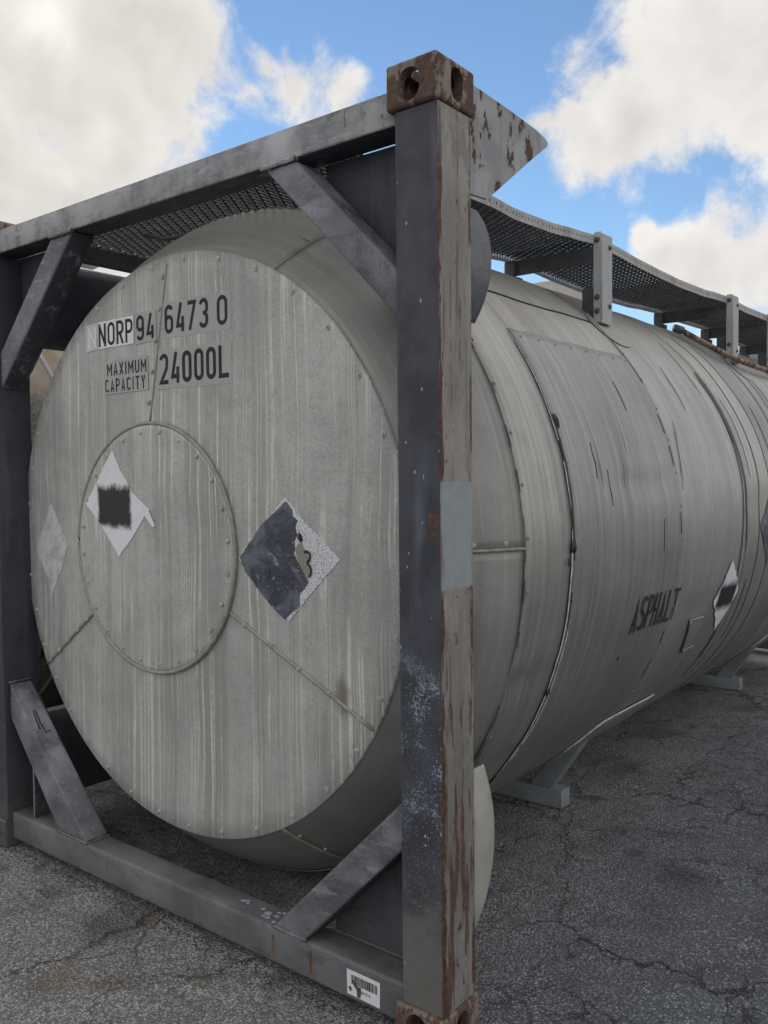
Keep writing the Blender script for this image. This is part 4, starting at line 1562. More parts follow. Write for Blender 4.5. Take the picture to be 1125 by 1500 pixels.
def lettering(name, text, box, t, mat, mp, label, widths=None, parent=None, space=None):
    """text in box (u0, u1, v0, v1)"""
    u0, u1, v0, v1 = box
    Hh = v1 - v0
    rel = {'I': 0.35, 'M': 1.2, ' ': 0.6, '1': .7}
    sp = 0.22 if space is None else space
    tot = sum(rel.get(c, 1.0) for c in text) + sp * (len(text) - 1)
    w = (u1 - u0) / tot
    bm = bmesh.new()
    u = u0
    lay = 0
    for c in text:
        W = w * rel.get(c, 1.0)
        dv = random.uniform(-1, 1) * 0.006 * Hh
        for (pts, cl) in glyph(c, W, Hh, t):
            uu, vv = u, v0 + dv
            ribbon(bm, pts, cl, t, lambda a, b, d, uu=uu, vv=vv: mp(uu + a, vv + b, d), 0.0002 * (lay % 4))
            lay += 1
        u += W + sp * w
    bmesh.ops.recalc_face_normals(bm, faces=bm.faces[:])
    return finalize(name, bm, mat, parent or tank, label=label)


def end_map(off):
    return lambda u, v, d: Vector((u, YD - off - d, v))


def flat_patch(name, mat, poly, off, label=None, parent=None, ymap=None, jit=0.0, th=0.0016):
    """thin sheet with thickness lying on the tank end"""
    bm = bmesh.new()
    pts = []
    for i, p in enumerate(poly):
        q = poly[(i + 1) % len(poly)]
        n = 1 if jit == 0 else max(1, int(math.hypot(q[0] - p[0], q[1] - p[1]) / 0.012))
        for k in range(n):
            f = k / n
            jx, jz = (random.uniform(-jit, jit), random.uniform(-jit, jit)) if k else (0, 0)
            pts.append((p[0] + (q[0] - p[0]) * f + jx, p[1] + (q[1] - p[1]) * f + jz))
    y = YD - off
    A = [bm.verts.new((p[0], y, p[1])) for p in pts]
    B = [bm.verts.new((p[0], y + th, p[1])) for p in pts]
    f = bm.faces.new(A)
    n = len(pts)
    for i in range(n):
        bm.faces.new((A[i], B[i], B[(i + 1) % n], A[(i + 1) % n]))
    bmesh.ops.recalc_face_normals(bm, faces=bm.faces[:])
    if f.normal.y > 0:
        bmesh.ops.reverse_faces(bm, faces=bm.faces[:])
    return finalize(name, bm, mat, parent or tank, label=label)


def rect(x0, x1, z0, z1, sk=0.0):
    return [(x0, z0), (x1, z0 + sk), (x1, z1 + sk), (x0, z1)]


OFF = 0.0012
flat_patch('letter_film', M_GHOST, rect(-1.752, -1.676, 2.022, 2.123, 0.003), OFF, 'faded film with a ghost letter', jit=0.001)
lettering('lettering', 'N', (-1.735, -1.682, 2.034, 2.112), 0.012, M_WHITE, end_map(OFF + 0.0006), 'ghost letter left of the unit number')
xs4 = [-1.6735, -1.6155, -1.5595, -1.5045, -1.4490]
for i, c in enumerate('NORP'):
    fl = flat_patch('letter_film', M_WHITE, rect(xs4[i] + 0.001, xs4[i + 1] - 0.001, 2.0265, 2.1275, 0.001), OFF + 0.0002 * (i % 2), 'white film behind one letter', jit=0.0006)
    lettering('lettering', c, (xs4[i] + 0.006, xs4[i + 1] - 0.005, 2.0345, 2.1205), 0.0118, M_INK, end_map(OFF + 0.0005), 'black letter on white film', parent=tank)
flat_patch('letter_film', M_FILM, rect(-1.440, -1.318, 2.022, 2.134, 0.003), OFF)
lettering('lettering', '94', (-1.432, -1.328, 2.034, 2.125), 0.0128, M_INK, end_map(OFF + 0.0005), 'black digits 94', space=0.3)
flat_patch('letter_film', M_FILM, rect(-1.278, -0.925, 2.026, 2.152, -0.004), OFF)
lettering('lettering', '6473', (-1.268, -1.036, 2.041, 2.141), 0.0138, M_INK, end_map(OFF + 0.0005), 'black digits 6473', space=0.3)
lettering('lettering', '0', (-0.992, -0.940, 2.040, 2.138), 0.0138, M_INK, end_map(OFF + 0.0005), 'black check digit 0')
flat_patch('letter_film', M_FILM, rect(-1.640, -1.370, 1.852, 1.976, 0.002), OFF)
lettering('lettering', 'MAXIMUM', (-1.618, -1.378, 1.920, 1.966), 0.0062, M_INK, end_map(OFF + 0.0005), 'black word MAXIMUM', space=0.38)
lettering('lettering', 'CAPACITY', (-1.632, -1.386, 1.860, 1.908), 0.0062, M_INK, end_map(OFF + 0.0005), 'black word CAPACITY', space=0.45)
flat_patch('letter_film', M_FILM, rect(-1.310, -0.924, 1.850, 1.990, -0.006), OFF)
lettering('lettering', '24000L', (-1.302, -0.938, 1.866, 1.974), 0.0150, M_INK, end_map(OFF + 0.0005), 'black figure 24000L', space=0.27)

# --- placards on the end
OH = 0.0122   # over the hub cover
pl = flat_patch('placard', M_SPRAY1, [(-1.584, 1.640), (-1.535, 1.565), (-1.500, 1.530), (-1.462, 1.480), (-1.382, 1.432), (-1.362, 1.421), (-1.390, 1.400),
                                      (-1.470, 1.315), (-1.556, 1.241), (-1.600, 1.290), (-1.680, 1.370), (-1.748, 1.424), (-1.764, 1.438), (-1.752, 1.452), (-1.700, 1.505), (-1.640, 1.580)],
                OH, 'white diamond placard with a sprayed black square', jit=0.0015, th=0.0015)
flat_patch('torn_flap', M_WHITE, [(-1.392, 1.402), (-1.372, 1.425), (-1.350, 1.392), (-1.331, 1.362), (-1.345, 1.358), (-1.362, 1.372)], OH + 0.002, parent=pl, jit=0.001)
bm = bmesh.new()
rivet_proto(bm, (-1.570, YD - OH, 1.512), (0, -1, 0), 0.008, 0.004)
finalize('rivet_row', bm, M_RIVET, pl, stuff=True)

base = flat_patch('placard', M_CRACK, [(-0.688, 1.471), (-0.650, 1.441), (-0.599, 1.391), (-0.552, 1.356), (-0.461, 1.286), (-0.559, 1.196),
                                       (-0.678, 1.081), (-0.716, 1.105), (-0.906, 1.268), (-0.874, 1.305)],
                  OFF + 0.001, 'diamond placard half covered by torn black film', jit=0.0012, th=0.002)
flat_patch('black_film', M_BLACKFILM, [(-0.688, 1.458), (-0.675, 1.453), (-0.655, 1.431), (-0.655, 1.412), (-0.633, 1.399), (-0.643, 1.38),
                                       (-0.634, 1.354), (-0.648, 1.335), (-0.644, 1.309), (-0.653, 1.296), (-0.636, 1.271), (-0.619, 1.252),
                                       (-0.589, 1.208), (-0.627, 1.173), (-0.63, 1.132), (-0.668, 1.106), (-0.694, 1.084), (-0.723, 1.101),
                                       (-0.795, 1.155), (-0.876, 1.227), (-0.899, 1.27), (-0.874, 1.299), (-0.79, 1.386), (-0.728, 1.427)],
           OFF + 0.0022, parent=base, jit=0.0022)
flat_patch('bare_spot', M_TAN, [(-0.617, 1.333), (-0.609, 1.315), (-0.596, 1.298), (-0.590, 1.275), (-0.584, 1.258), (-0.579, 1.239), (-0.593, 1.219),
                                (-0.614, 1.246), (-0.632, 1.270), (-0.642, 1.300), (-0.640, 1.315), (-0.630, 1.328)], OFF + 0.0032, parent=base, jit=0.0012)
flat_patch('black_film', M_INK, [(-0.628, 1.364), (-0.617, 1.354), (-0.611, 1.340), (-0.622, 1.331), (-0.634, 1.345)], OFF + 0.0034, parent=base, jit=0.001)
bm = bmesh.new()
mp = end_map(OFF + 0.0044)
ribbon(bm, [(-0.606, 1.302), (-0.594, 1.305), (-0.584, 1.300), (-0.580, 1.290), (-0.584, 1.278), (-0.594, 1.270)], False, 0.008, mp, 0)
ribbon(bm, [(-0.594, 1.268), (-0.583, 1.262), (-0.577, 1.250), (-0.578, 1.236), (-0.585, 1.226)], False, 0.007, mp, 0.0003)
bmesh.ops.recalc_face_normals(bm, faces=bm.faces[:])
finalize('digit_remnant', bm, M_INK, base, label='remains of a black digit on the torn placard')
# crease ridges in the film
bm = bmesh.new()
for ln in ([(-0.80, 1.228), (-0.74, 1.221), (-0.67, 1.222), (-0.627, 1.173)], [(-0.74, 1.268), (-0.69, 1.262), (-0.653, 1.290)],
           [(-0.735, 1.330), (-0.70, 1.333), (-0.658, 1.325)], [(-0.755, 1.300), (-0.758, 1.255), (-0.76, 1.21)]):
    add_tube(bm, [(p[0], YD - OFF - 0.0022, p[1]) for p in ln], 0.0016, 5)
finalize('film_crease', bm, M_BLACKFILM, base, smooth=True)
fd = flat_patch('placard', M_FADED, [(-2.029, 1.433), (-1.985, 1.370), (-1.945, 1.315), (-1.912, 1.265), (-1.960, 1.180), (-2.032, 1.068), (-2.060, 1.110), (-2.110, 1.185),
                                     (-2.150, 1.243), (-2.085, 1.345)], OFF, 'scraped grey remains of a diamond placard', jit=0.004)

# --- side decals mapped to the cylinder
def side_pt(y, a, off):
    aa = R(a)
    return shell_pt(aa, TR + off + dent(y, aa), y)


def side_map(off):
    return lambda u, v, d: side_pt(u, v, off + d)


ARC = math.degrees(1 / TR)     # degrees per metre
sm = lambda u, v, d: side_pt(u, -16.9 - (u - 1.29) * 0.6 + v * ARC, 0.0068 + d)
lettering('lettering', 'ASPHALT', (1.290, 1.760, 0.0, 0.138), 0.0148, M_INK2, sm, 'black stencilled word ASPHALT on the flank', space=0.28)


def side_quad(name, mat, corners, off, label=None, n=14, parent=None):
    """corners (y, angle): top, right, bottom, left; uv = (y, height above axis)"""
    bm = bmesh.new()
    uvl = bm.loops.layers.uv.new('UVMap')
    T, Rt, B, Lf = [Vector(c) for c in corners]
    rows = []
    for i in range(n + 1):
        row = []
        for j in range(n + 1):
            s, t = i / n, j / n
            q = (T * (1 - s) + Rt * s) * (1 - t) + (Lf * (1 - s) + B * s) * t
            e = 0.006 if i in (0, n) or j in (0, n) else 0
            row.append((bm.verts.new(side_pt(q.x + random.uniform(-e, e), q.y + random.uniform(-e, e) * 40, off)), q))
        rows.append(row)
    for i in range(n):
        for j in range(n):
            qs = (rows[i][j], rows[i + 1][j], rows[i + 1][j + 1], rows[i][j + 1])
            f = bm.faces.new([q[0] for q in qs])
            f.smooth = True
            for l, q in zip(f.loops, qs):
                l[uvl].uv = (q[1].x, TR * math.sin(R(q[1].y)))
    bmesh.ops.recalc_face_normals(bm, faces=bm.faces[:])
    c0 = sum((f.normal.x for f in bm.faces))
    if c0 < 0:
        bmesh.ops.reverse_faces(bm, faces=bm.faces[:])
    return finalize(name, bm, mat, parent or tank, label=label)


side_quad('placard', M_SPRAY2, [(2.430, -8.0), (2.640, -15.9), (2.500, -25.4), (2.288, -16.7)], 0.005, 'white diamond placard with a black smear on the flank')
side_quad('placard', M_BLACKFILM, [(3.10, 7.5), (3.32, -2.0), (3.08, -12.0), (2.88, -2.0)], 0.005, 'dark peeling diamond placard at the right edge')
lf = side_quad('document_frame', M_SIDE, [(2.019, -19.4), (2.191, -19.8), (2.271, -27.6), (2.118, -28.0)], 0.006, 'small empty plate frame on the flank')
bm = bmesh.new()
add_tube(bm, [side_pt(2.019 + (2.118 - 2.019) * t, -19.4 + (-28 + 19.4) * t, 0.008) for t in [i / 8 for i in range(9)]], 0.005, 6)
add_tube(bm, [side_pt(2.019 + (2.191 - 2.019) * t, -19.4 + (-.4) * t, 0.008) for t in [i / 4 for i in range(5)]], 0.005, 6)
add_tube(bm, [side_pt(2.118 + (2.271 - 2.118) * t, -28 + .4 * t, 0.006) for t in [i / 4 for i in range(5)]], 0.0035, 6)
finalize('frame_lip', bm, M_CONE, lf, smooth=True)

# ------------------------------------------------------------------ walkway
def tread(name, u0, u1, v0, v1, zf, along, parent, cu=0.042, cv=0.030, label=None):
    """grip tread: slanted zig-zag strands with a pale glint painted along their lower lips; u = long way of the diamonds"""
    bm, be = bmesh.new(), bmesh.new()
    nv = int((v1 - v0) / cv)
    nu = int((u1 - u0) / (cu / 6))
    sg = 1 if along == 'y' else -1

    def P(u, v, z):
        return (v, u, z) if along == 'y' else (u, v, z)
    hw, hh = (0.0108, 0.0068) if along == 'y' else (0.0092, 0.0060)
    for j in range(nv):
        vc = v0 + (j + 0.5) * cv
        ph = (j % 2) * 3
        prev = pe = None
        for i in range(nu + 1):
            u = u0 + i * cu / 6
            k = (i + ph) % 6
            w = 0.5 - 0.5 * math.cos(k * PI / 3)          # 0 .. 1 .. 0
            v = vc + (w - 0.5) * cv * 0.96
            z = zf(u if along == 'y' else 0.0) + (w - 0.5) * 0.008 * sg
            va, za, vb, zb = v - hw, z - hh * sg, v + hw, z + hh * sg
            cur = (bm.verts.new(P(u, va, za)), bm.verts.new(P(u, vb, zb)))
            if prev:
                bm.faces.new((prev[0], prev[1], cur[1], cur[0]))
            prev = cur
            # pale ribbon painting the glint of the lower lip where the strand dips
            lv, lz = (va, za) if sg > 0 else (vb, zb)
            d = 1 - w if sg > 0 else w
            t = 0.0011 + 0.0030 * max(0.0, d - 0.15)
            e0 = P(u, lv + (-0.0012 if sg > 0 else -0.0016), lz - 0.0022)
            e1 = P(u, lv - (0.0012 if sg > 0 else 0.0016), lz - 0.0022 + 2 * t)
            ce = (be.verts.new(e0), be.verts.new(e1)) if d > 0.2 else None
            if pe and ce:
                be.faces.new((pe[0], pe[1], ce[1], ce[0]))
            pe = ce
    o = finalize(name, bm, M_TREAD, parent, label=label, stuff=True)
    so = o.modifiers.new('s', 'SOLIDIFY')
    so.thickness = 0.0026
    lone = [v for v in be.verts if not v.link_faces]
    bmesh.ops.delete(be, geom=lone, context='VERTS')
    e = finalize('tread_glint', be, M_GLINT if along == 'x' else M_GLINT2, parent, stuff=True)
    so = e.modifiers.new('s', 'SOLIDIFY')
    so.thickness = 0.0016
    so.offset = 0
    return o


ZW = [(0.15, 2.500), (0.45, 2.513), (0.925, 2.528), (1.086, 2.513), (1.362, 2.528), (1.60, 2.562), (1.786, 2.586), (2.01, 2.577), (2.30, 2.556), (2.60, 2.546), (2.82, 2.542), (3.2, 2.556), (3.45, 2.583), (3.644, 2.597),
      (4.008, 2.584), (4.3, 2.592), (4.53, 2.600), (5.0, 2.565), (5.5, 2.560), (5.9, 2.52)]


def zwalk(y):
    return 0.55 * zwave(y) + 0.45 * (2.528 + 0.016 * min(y, 4.5))


def zwave(y):
    if y <= ZW[0][0]:
        return ZW[0][1]
    for (a, za), (b, zb) in zip(ZW, ZW[1:]):
        if y <= b:
            t = (y - a) / (b - a)
            t = t * t * (3 - 2 * t) * 0.5 + t * 0.5
            return za + (zb - za) * t
    return ZW[-1][1]


walk = bpy.data.objects.new('walkway', None)
walk.location = (-0.62, 3.2, 2.5)
col.objects.link(walk)
attach(walk, tank)
walk['label'] = 'sagging grip-tread walkway along the tank top'
WX0, WX1 = -0.85, -0.402
tread('tread', 0.66, 5.85, WX0 + 0.004, WX1 - 0.004, lambda y: zwalk(y) - 0.006, 'y', walk)
tread('tread', -1.955, -0.43, 0.165, 0.655, lambda y: 2.502, 'x', walk, label='transverse grip tread behind the front beam')


def flange(name, x, y0, y1, h, mat, holes=True, parent=walk, zf=zwalk, thick=0.003, along='y', hole_pitch=0.024):
    """perforated edge strip: each pitch is a frame of four quads round a hole"""
    bm = bmesh.new()
    n = int((y1 - y0) / hole_pitch)

    def V(u, z):
        return bm.verts.new((x, u, z) if along == 'y' else (u, x, z))
    for i in range(n):
        ua, ub = y0 + i * hole_pitch, y0 + (i + 1) * hole_pitch
        za, zb = zf(ua), zf(ub)
        if not holes:
            bm.faces.new((V(ua, za), V(ub, zb), V(ub, zb - h), V(ua, za - h)))
            continue
        m0, m1 = ua + hole_pitch * 0.32, ua + hole_pitch * 0.68
        zm = (za + zb) / 2
        t, b = h * 0.34, h * 0.64
        o = [V(ua, za), V(ub, zb), V(ub, zb - h), V(ua, za - h)]
        q = [V(m0, zm - t), V(m1, zm - t), V(m1, zm - b), V(m0, zm - b)]
        for k in range(4):
            bm.faces.new((o[k], o[(k + 1) % 4], q[(k + 1) % 4], q[k]))
    bmesh.ops.remove_doubles(bm, verts=bm.verts[:], dist=0.0002)
    bmesh.ops.recalc_face_normals(bm, faces=bm.faces[:])
    o = finalize(name, bm, mat, parent)
    so = o.modifiers.new('s', 'SOLIDIFY')
    so.thickness = thick
    so.offset = 0
    return o


flange('edge_flange', WX1, 0.68, 5.85, 0.040, M_GALV)
flange('edge_flange', WX0, 0.68, 5.85, 0.045, M_GALV)
flange('edge_flange', 0.163, -1.955, -0.43, 0.045, M_TREAD, True, walk, lambda u: 2.510, along='x')
flange('edge_flange', 0.662, -1.955, -0.43, 0.045, M_TREAD, True, walk, lambda u: 2.510, along='x')
bm = bmesh.new()
add_box(bm, -1.985, -1.957, 0.150, 0.70, 2.425, 2.505, 0.003, 1)
finalize('edge_angle', bm, M_DARKSTEEL, walk)
bm = bmesh.new()
add_box(bm, -1.985, -1.62, 0.70, 0.74, 2.425, 2.500, 0.003, 1)
finalize('edge_angle', bm, M_DARKSTEEL, walk)
# twisted torn strand hanging in the transverse tread
bm = bmesh.new()
add_tube(bm, [(-1.62, 0.33, 2.488), (-1.56, 0.36, 2.468), (-1.50, 0.38, 2.464), (-1.43, 0.40, 2.474), (-1.36, 0.41, 2.490)], 0.009, 6, wob=0.3)
finalize('loose_strand', bm, M_DARKSTEEL, walk)

# brackets: outer channel posts, cross bar, inner leg
for k, y in enumerate((1.78, 3.64, 4.53, 5.45)):
    ztop = zwalk(y) + 0.012
    br = bpy.data.objects.new('walkway_bracket', None)
    br.location = (-0.40, y, 2.2)
    col.objects.link(br)
    attach(br, tank)
    xo = -0.365
    zb = TCZ + math.sqrt(TR * TR - (xo - 0.03 - TCX) ** 2) - 0.012
    lean = 0.0
    bm = bmesh.new()      # channel: web facing out, flange facing forward
    add_box(bm, xo - 0.006, xo, y, y + 0.105, zb, ztop - 0.008, 0.002, 1)
    add_box(bm, xo - 0.042, xo - 0.0065, y, y + 0.006, zb + 0.004, ztop, 0.002, 1)
    add_box(bm, xo - 0.042, xo - 0.0065, y + 0.099, y + 0.105, zb + 0.004, ztop, 0.002, 1)
    finalize('bracket_post', bm, M_BRKT, br, angle=40)
    for (bx, by, bz, nn, rr_b, hb) in ((xo - 0.024, y - 0.0005, ztop - 0.035, (0, -1, 0), 0.013, 0.012), (xo - 0.024, y - 0.0005, zb + 0.055, (0, -1, 0), 0.013, 0.012),
                                       (xo - 0.024, y - 0.0005, zb + 0.115, (0, -1, 0), 0.013, 0.012), (xo + 0.0005, y + 0.075, ztop - 0.06, (1, 0, 0), 0.012, 0.010),
                                       (xo + 0.0005, y + 0.075, zb + 0.08, (1, 0, 0), 0.012, 0.010)):
        bm = bmesh.new()
        rivet_proto(bm, (bx, by, bz), nn, rr_b, hb)
        finalize('bolt', bm, M_DARKSTEEL, br)
    bm = bmesh.new()
    zc = zwalk(y) - 0.046
    add_box(bm, -0.86, xo - 0.044, y + 0.012, y + 0.020, zc - 0.070, zc, 0.001, 1)
    add_box(bm, -0.86, xo - 0.044, y + 0.0205, y + 0.070, zc - 0.008, zc, 0.001, 1)
    finalize('cross_bar', bm, M_DARKSTEEL, br)
    bm = bmesh.new()
    zi = TCZ + math.sqrt(TR * TR - (-0.82 - TCX) ** 2) - 0.01
    add_box(bm, -0.845, -0.795, y - 0.010, y + 0.010, zi, zc - 0.002, 0.001, 1)
    add_box(bm, -0.900, -0.7955, y + 0.022, y + 0.075, zi - 0.02, zc - 0.072, 0.002, 1)
    finalize('inner_leg', bm, M_DARKSTEEL, br)
    bm = bmesh.new()     # clip standing on the shell behind the post
    add_box(bm, xo - 0.105, xo - 0.050, y + 0.020, y + 0.032, zb + 0.01, zb + 0.165, 0.002, 1)
    finalize('shell_clip', bm, M_DARKSTEEL, br)
    # doubler sheet under the foot
    bm = bmesh.new()
    ac = math.degrees(math.atan2(zb - TCZ, xo - TCX))
    vv = [bm.verts.new(side_pt(y + 0.05 + 0.15 * math.cos(t), ac - 1.0 + 5.4 * math.sin(t), 0.0035)) for t in [i * 2 * PI / 20 for i in range(20)]]
    bm.faces.new(vv)
    bmesh.ops.recalc_face_normals(bm, faces=bm.faces[:])
    finalize('foot_pad', bm, M_SIDE3, br)

# rusty pipe lying on the shoulder of the tank
bm = bmesh.new()
pts = [(-0.494, 3.118, 2.335), (-0.42, 3.28, 2.275), (-0.355, 3.44, 2.225), (-0.338, 3.7, 2.205), (-0.325, 3.974, 2.195), (-0.32, 4.6, 2.19)]
add_tube(bm, pts, 0.016, 10)
pp = finalize('heating_pipe', bm, M_PIPE, tank, smooth=True, label='rusty pipe on the tank shoulder under the walkway')
bm = bmesh.new()
add_tube(bm, [(-0.515, 3.075, 2.345), (-0.49, 3.125, 2.334)], 0.022, 10)
finalize('pipe_elbow', bm, M_DARKSTEEL, pp, smooth=True)
# spill box round the manhole on the crown
bm = bmesh.new()
add_box(bm, -1.66, -1.02, 2.60, 3.25, 2.44, 2.608, 0.006, 1)
sb = finalize('spill_box', bm, mat_plain('pale_box_paint', (0.46, 0.44, 0.40), (0.56, 0.54, 0.49), 6, 0.6), tank, label='pale spill box on the tank crown')

# ------------------------------------------------------------------ saddle feet
for k, y in enumerate((1.755, 4.46)):
    s = bpy.data.objects.new('saddle_support', None)
    s.location = (TCX, y, 0)
    col.objects.link(s)
    attach(s, tank)
    bm = bmesh.new()
    add_box(bm, TCX - 0.665, TCX + 0.668, y, y + 0.085, 0.004, 0.088, 0.004, 2)
    finalize('cross_bar', bm, M_FOOT, s, angle=40)
    for sg in (1, -1):
        bm = bmesh.new()
        b0, b1 = 0.500, 0.610
        t0, t1 = 0.655, 0.815

        def zt(dx):
            return TCZ - math.sqrt(TR * TR - dx * dx) + 0.02
        quad = [(TCX + sg * b0, 0.0885), (TCX + sg * b1, 0.0885), (TCX + sg * t1, zt(t1)), (TCX + sg * t0, zt(t0))]
        add_prism(bm, quad, 'y', y + 0.004, y + 0.080, 0.003, 1)
        finalize('leg', bm, M_FOOT, s, angle=40)
    # welded pad on the shell, upper edge visible as a pale lip
    bm = bmesh.new()
    rows = []
    ya, yb_ = y - 0.28, y + 0.42
    for i in range(15):
        yy = ya + (yb_ - ya) * i / 14
        amax = -40.7 if yy > y - 0.25 else -44.0
        amax -= max(0, (y - 0.16 - yy)) * 62
        rows.append([bm.verts.new(side_pt(yy, -132 + (amax + 132) * j / 40, 0.007)) for j in range(41)])
    for i in range(14):
        for j in range(40):
            f = bm.faces.new((rows[i][j], rows[i][j + 1], rows[i + 1][j + 1], rows[i + 1][j]))
            f.smooth = True
    bmesh.ops.recalc_face_normals(bm, faces=bm.faces[:])
    pd = finalize('saddle_pad', bm, M_CONE, s)
    so = pd.modifiers.new('s', 'SOLIDIFY')
    so.thickness = 0.005
    so.offset = 0
    bm = bmesh.new()
    pts = []
    for i in range(15):
        yy = ya + (yb_ - ya) * i / 14
        amax = -40.7 - max(0, (y - 0.16 - yy)) * 62
        pts.append(side_pt(yy, amax, 0.008))
    add_tube(bm, pts, 0.0042, 6)
    finalize('pad_lip', bm, M_SEAL, s, smooth=True)

# ------------------------------------------------------------------ small things on the frame
# barcode sticker
def sill_map(off):
    return lambda u, v, d: Vector((u, 0.030 - off - d, v))


bm = bmesh.new()
st = [(-0.3535, 0.0545), (-0.235, 0.0525), (-0.2335, 0.1255), (-0.3545, 0.1265)]
A = [bm.verts.new((p[0], 0.0292, p[1])) for p in st]
B = [bm.verts.new((p[0], 0.0300, p[1])) for p in st]
f = bm.faces.new(A)
for i in range(4):
    bm.faces.new((A[i], B[i], B[(i + 1) % 4], A[(i + 1) % 4]))
bmesh.ops.recalc_face_normals(bm, faces=bm.faces[:])
stk = finalize('barcode_sticker', bm, M_WHITE, tank, label='white torn barcode sticker on the bottom beam')
bm = bmesh.new()
u = -0.337
while u < -0.243:
    w = random.choice((0.0009, 0.0012, 0.002, 0.0028))
    vs = [bm.verts.new((a, 0.0286, z)) for a, z in ((u, 0.0885), (u + w, 0.0885), (u + w, 0.1145), (u, 0.1145))]
    bm.faces.new(vs)
    u += w + random.choice((0.0009, 0.0012, 0.002))
finalize('barcode', bm, M_INK, stk)
lettering('printed_number', '6473-0', (-0.300, -0.268, 0.071, 0.079), 0.0012, M_INK, sill_map(0.0014), 'small printed number', parent=stk)
bm = bmesh.new()
for poly in ([(-0.338, 0.100), (-0.329, 0.102), (-0.322, 0.092), (-0.312, 0.086), (-0.303, 0.088), (-0.302, 0.072), (-0.305, 0.056), (-0.316, 0.056), (-0.318, 0.076), (-0.330, 0.088)],
             [(-0.348, 0.078), (-0.338, 0.079), (-0.334, 0.070), (-0.342, 0.064)]):
    A = [bm.verts.new((p[0] + random.uniform(-.0012, .0012), 0.0283, p[1])) for p in poly]
    bm.faces.new(A)
finalize('torn_hole', bm, M_FRAME, stk)

# flaked light-blue paint left on the top of the sill and its rust runs
M_FLAKE = mat_plain('pale_blue_paint', (0.30, 0.36, 0.42), (0.40, 0.46, 0.52), 40, 0.5)
bm = bmesh.new()
for (cx_, cy_, n_) in ((-0.83, 0.095, 3), (-0.715, 0.098, 4), (-0.705, 0.060, 3), (-0.755, 0.085, 3)):
    for _ in range(n_):
        x, y = cx_ + random.uniform(-.035, .035), cy_ + random.uniform(-.016, .016)
        r = random.uniform(0.006, 0.014)
        hgt = 0.1503 + random.random() * 0.0008
        vv = [bm.verts.new((x + r * 1.3 * random.uniform(.6, 1.1) * math.cos(k * PI / 5), min(0.122, y + r * random.uniform(.6, 1.1) * math.sin(k * PI / 5)), hgt)) for k in range(10)]
        bm.faces.new(vv)
bmesh.ops.recalc_face_normals(bm, faces=bm.faces[:])
for f in bm.faces:
    if f.normal.z < 0:
        f.normal_flip()
finalize('paint_flakes', bm, M_FLAKE, tank, stuff=True)
M_RUN = mat_rusty_paint('rust_run', (0.14, 0.085, 0.05), (0.20, 0.13, 0.08), 0.5, 0.8)
for (x, w, z0, z1) in ((-0.655, 0.017, 0.062, 0.128), (-0.497, 0.018, 0.050, 0.132)):
    bm = bmesh.new()
    n = 16
    pv = None
    for i in range(n + 1):
        z = z1 + (z0 - z1) * i / n
        ww = w * random.uniform(0.25, 1.0) * 0.5
        xx = x + random.uniform(-.002, .002)
        cur = (bm.verts.new((xx - ww, 0.0293, z)), bm.verts.new((xx + ww, 0.0293, z)))
        if pv:
            bm.faces.new((pv[0], pv[1], cur[1], cur[0]))
        pv = cur
    bmesh.ops.recalc_face_normals(bm, faces=bm.faces[:])
    finalize('rust_run', bm, M_RUN, tank)

# ------------------------------------------------------------------ neighbouring tank on the left
M_DARKTANK = mat_plain('dark_tank_paint', (0.035, 0.036, 0.040), (0.07, 0.07, 0.075), 3, 0.5)


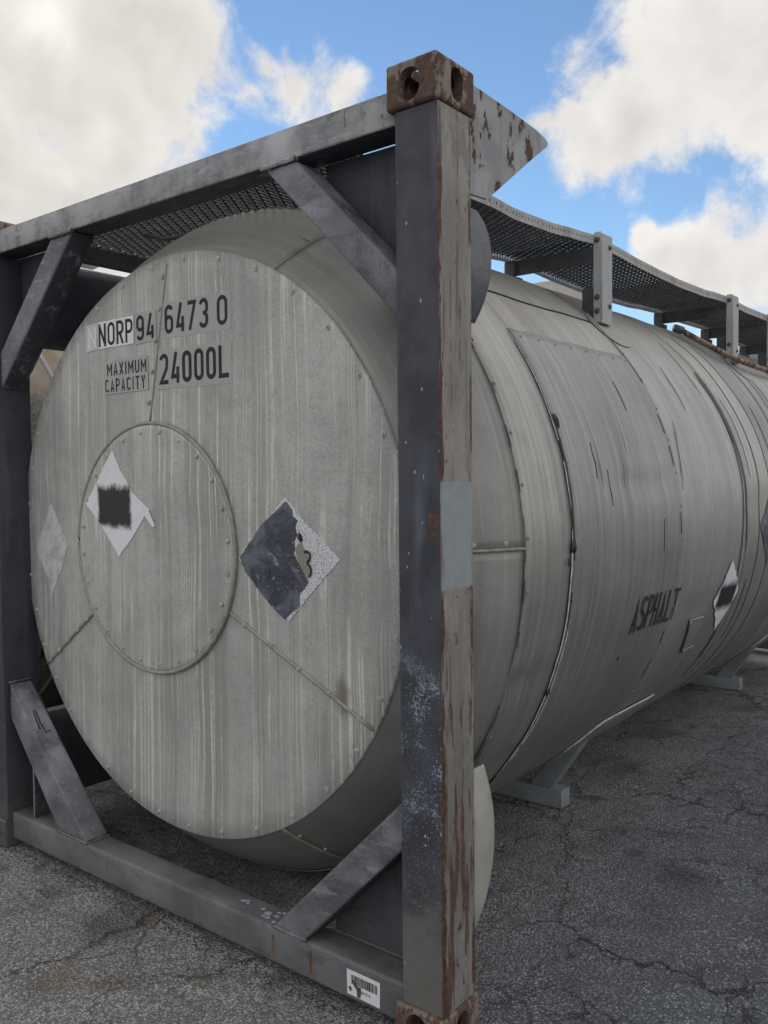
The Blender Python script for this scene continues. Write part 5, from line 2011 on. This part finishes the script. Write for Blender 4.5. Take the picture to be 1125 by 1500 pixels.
def other_tank(ncx, y0, mat, band_mat, label, rail=True):
    """plain jacketed tank on two saddles and a low skid whose rails are added to block light"""
    nb = thing('neighbour_tank', label, 'tank', (ncx, y0 + 3.0, 0), 'other tanks parked round the grey one')
    bm = bmesh.new()
    uvl = bm.loops.layers.uv.new('UVMap')
    prof = [(0.02, 0.20), (0.55, 0.20), (0.98, 0.24), (1.12, 0.36), (1.19, 0.52), (1.20, 0.7), (1.20, 1.6), (1.20, 3.0), (1.20, 5.4), (1.0, 5.9), (0.02, 5.95)]
    N = 96
    rings = []
    for (r, y) in prof:
        rings.append([bm.verts.new((ncx + r * math.cos(i * 2 * PI / N), y0 + y, 1.32 + r * math.sin(i * 2 * PI / N))) for i in range(N)])
    for j in range(len(rings) - 1):
        for i in range(N):
            f = bm.faces.new((rings[j][i], rings[j][(i + 1) % N], rings[j + 1][(i + 1) % N], rings[j + 1][i]))
            f.smooth = True
            for l, (jj, ii) in zip(f.loops, ((j, i), (j, i + 1), (j + 1, i + 1), (j + 1, i))):
                l[uvl].uv = (prof[jj][1], ii * 2 * PI / N * 1.2)
    bmesh.ops.recalc_face_normals(bm, faces=bm.faces[:])
    finalize('tank_shell', bm, mat, nb)
    for y in (0.70, 1.75, 3.2, 4.6):
        bm = bmesh.new()
        add_tube(bm, [(ncx + 1.201 * math.cos(i * 2 * PI / 72), y0 + y, 1.32 + 1.201 * math.sin(i * 2 * PI / 72)) for i in range(73)], 0.012, 8, cap=False)
        finalize('seam_band', bm, band_mat, nb, smooth=True)
    for y in (1.3, 4.4):
        bm = bmesh.new()
        add_prism(bm, [(ncx - 0.9, 0.19), (ncx + 0.9, 0.19), (ncx + 0.9, 0.5), (ncx + 0.7, 0.36), (ncx, 0.192), (ncx - 0.7, 0.36), (ncx - 0.9, 0.5)], 'y', y0 + y, y0 + y + 0.1)
        finalize('saddle', bm, M_FRAME, nb)
    for xx in (ncx - 1.05, ncx + 0.85):  # long rails added to keep light from getting in underneath
        bm = bmesh.new()
        add_box(bm, xx, xx + 0.2, y0 + 0.12, y0 + 5.9, 0.0, 0.188, 0.006, 1)
        finalize('light_block_rail', bm, M_FRAME, nb)
    for y in (0.12, 5.7):
        bm = bmesh.new()
        add_box(bm, ncx - 0.848, ncx + 0.848, y0 + y, y0 + y + 0.14, 0.0, 0.17, 0.006, 1)
        finalize('skid_beam', bm, M_FRAME, nb)
    return nb


other_tank(-3.86, 0.0, M_NEIGH, M_SIDE, 'tan tank streaked with black tar, glimpsed between the left post and the tank end')
dk = other_tank(-1.25, 7.55, M_DARKTANK, M_DARKTANK, 'dark tank parked beyond the far end, glimpsed under the grey tank at the right edge')

# ------------------------------------------------------------------ loose grit on the asphalt
bm = bmesh.new()
for _ in range(5200):
    x = random.uniform(-2.6, 2.2)
    y = random.uniform(-1.0, 3.6)
    if x > -0.3 and random.random() < 0.55:
        continue
    r = random.choice((0.0015, 0.002, 0.0025, 0.003, 0.004))
    a0 = random.uniform(0, 6.28)
    top = bm.verts.new((x + random.uniform(-.4, .4) * r, y, r * random.uniform(0.7, 1.2)))
    vv = [bm.verts.new((x + r * random.uniform(.7, 1.2) * math.cos(a0 + k * 2 * PI / 5), y + r * random.uniform(.7, 1.2) * math.sin(a0 + k * 2 * PI / 5), -0.0005)) for k in range(5)]
    for k in range(5):
        bm.faces.new((top, vv[k], vv[(k + 1) % 5]))
bmesh.ops.recalc_face_normals(bm, faces=bm.faces[:])
bd = bmesh.new()
for _ in range(1500):
    x = random.uniform(-2.4, 0.05)
    y = 0.030 - abs(random.gauss(0, 0.028)) if random.random() < 0.75 else random.uniform(0.14, 0.22)
    r = random.uniform(0.002, 0.0055)
    a0 = random.uniform(0, 6.28)
    top = bd.verts.new((x + random.uniform(-.4, .4) * r, y, r * random.uniform(0.4, 0.9)))
    vv = [bd.verts.new((x + r * random.uniform(.6, 1.6) * math.cos(a0 + k * 2 * PI / 5), y + r * random.uniform(.6, 1.2) * math.sin(a0 + k * 2 * PI / 5), -0.0005)) for k in range(5)]
    for k in range(5):
        bd.faces.new((top, vv[k], vv[(k + 1) % 5]))
bmesh.ops.recalc_face_normals(bd, faces=bd.faces[:])
dirt = finalize('swept_dirt', bd, mat_plain('dark_dirt', (0.028, 0.024, 0.020), (0.085, 0.068, 0.05), 25, 0.9), None, stuff=True)
dirt['label'] = 'dark dirt and rust flakes gathered along the foot of the front frame'
dirt['category'] = 'dirt'
gr = finalize('loose_grit', bm, M_STONE, None, stuff=True)
gr['label'] = 'loose grit scattered over the worn asphalt'
gr['category'] = 'grit'
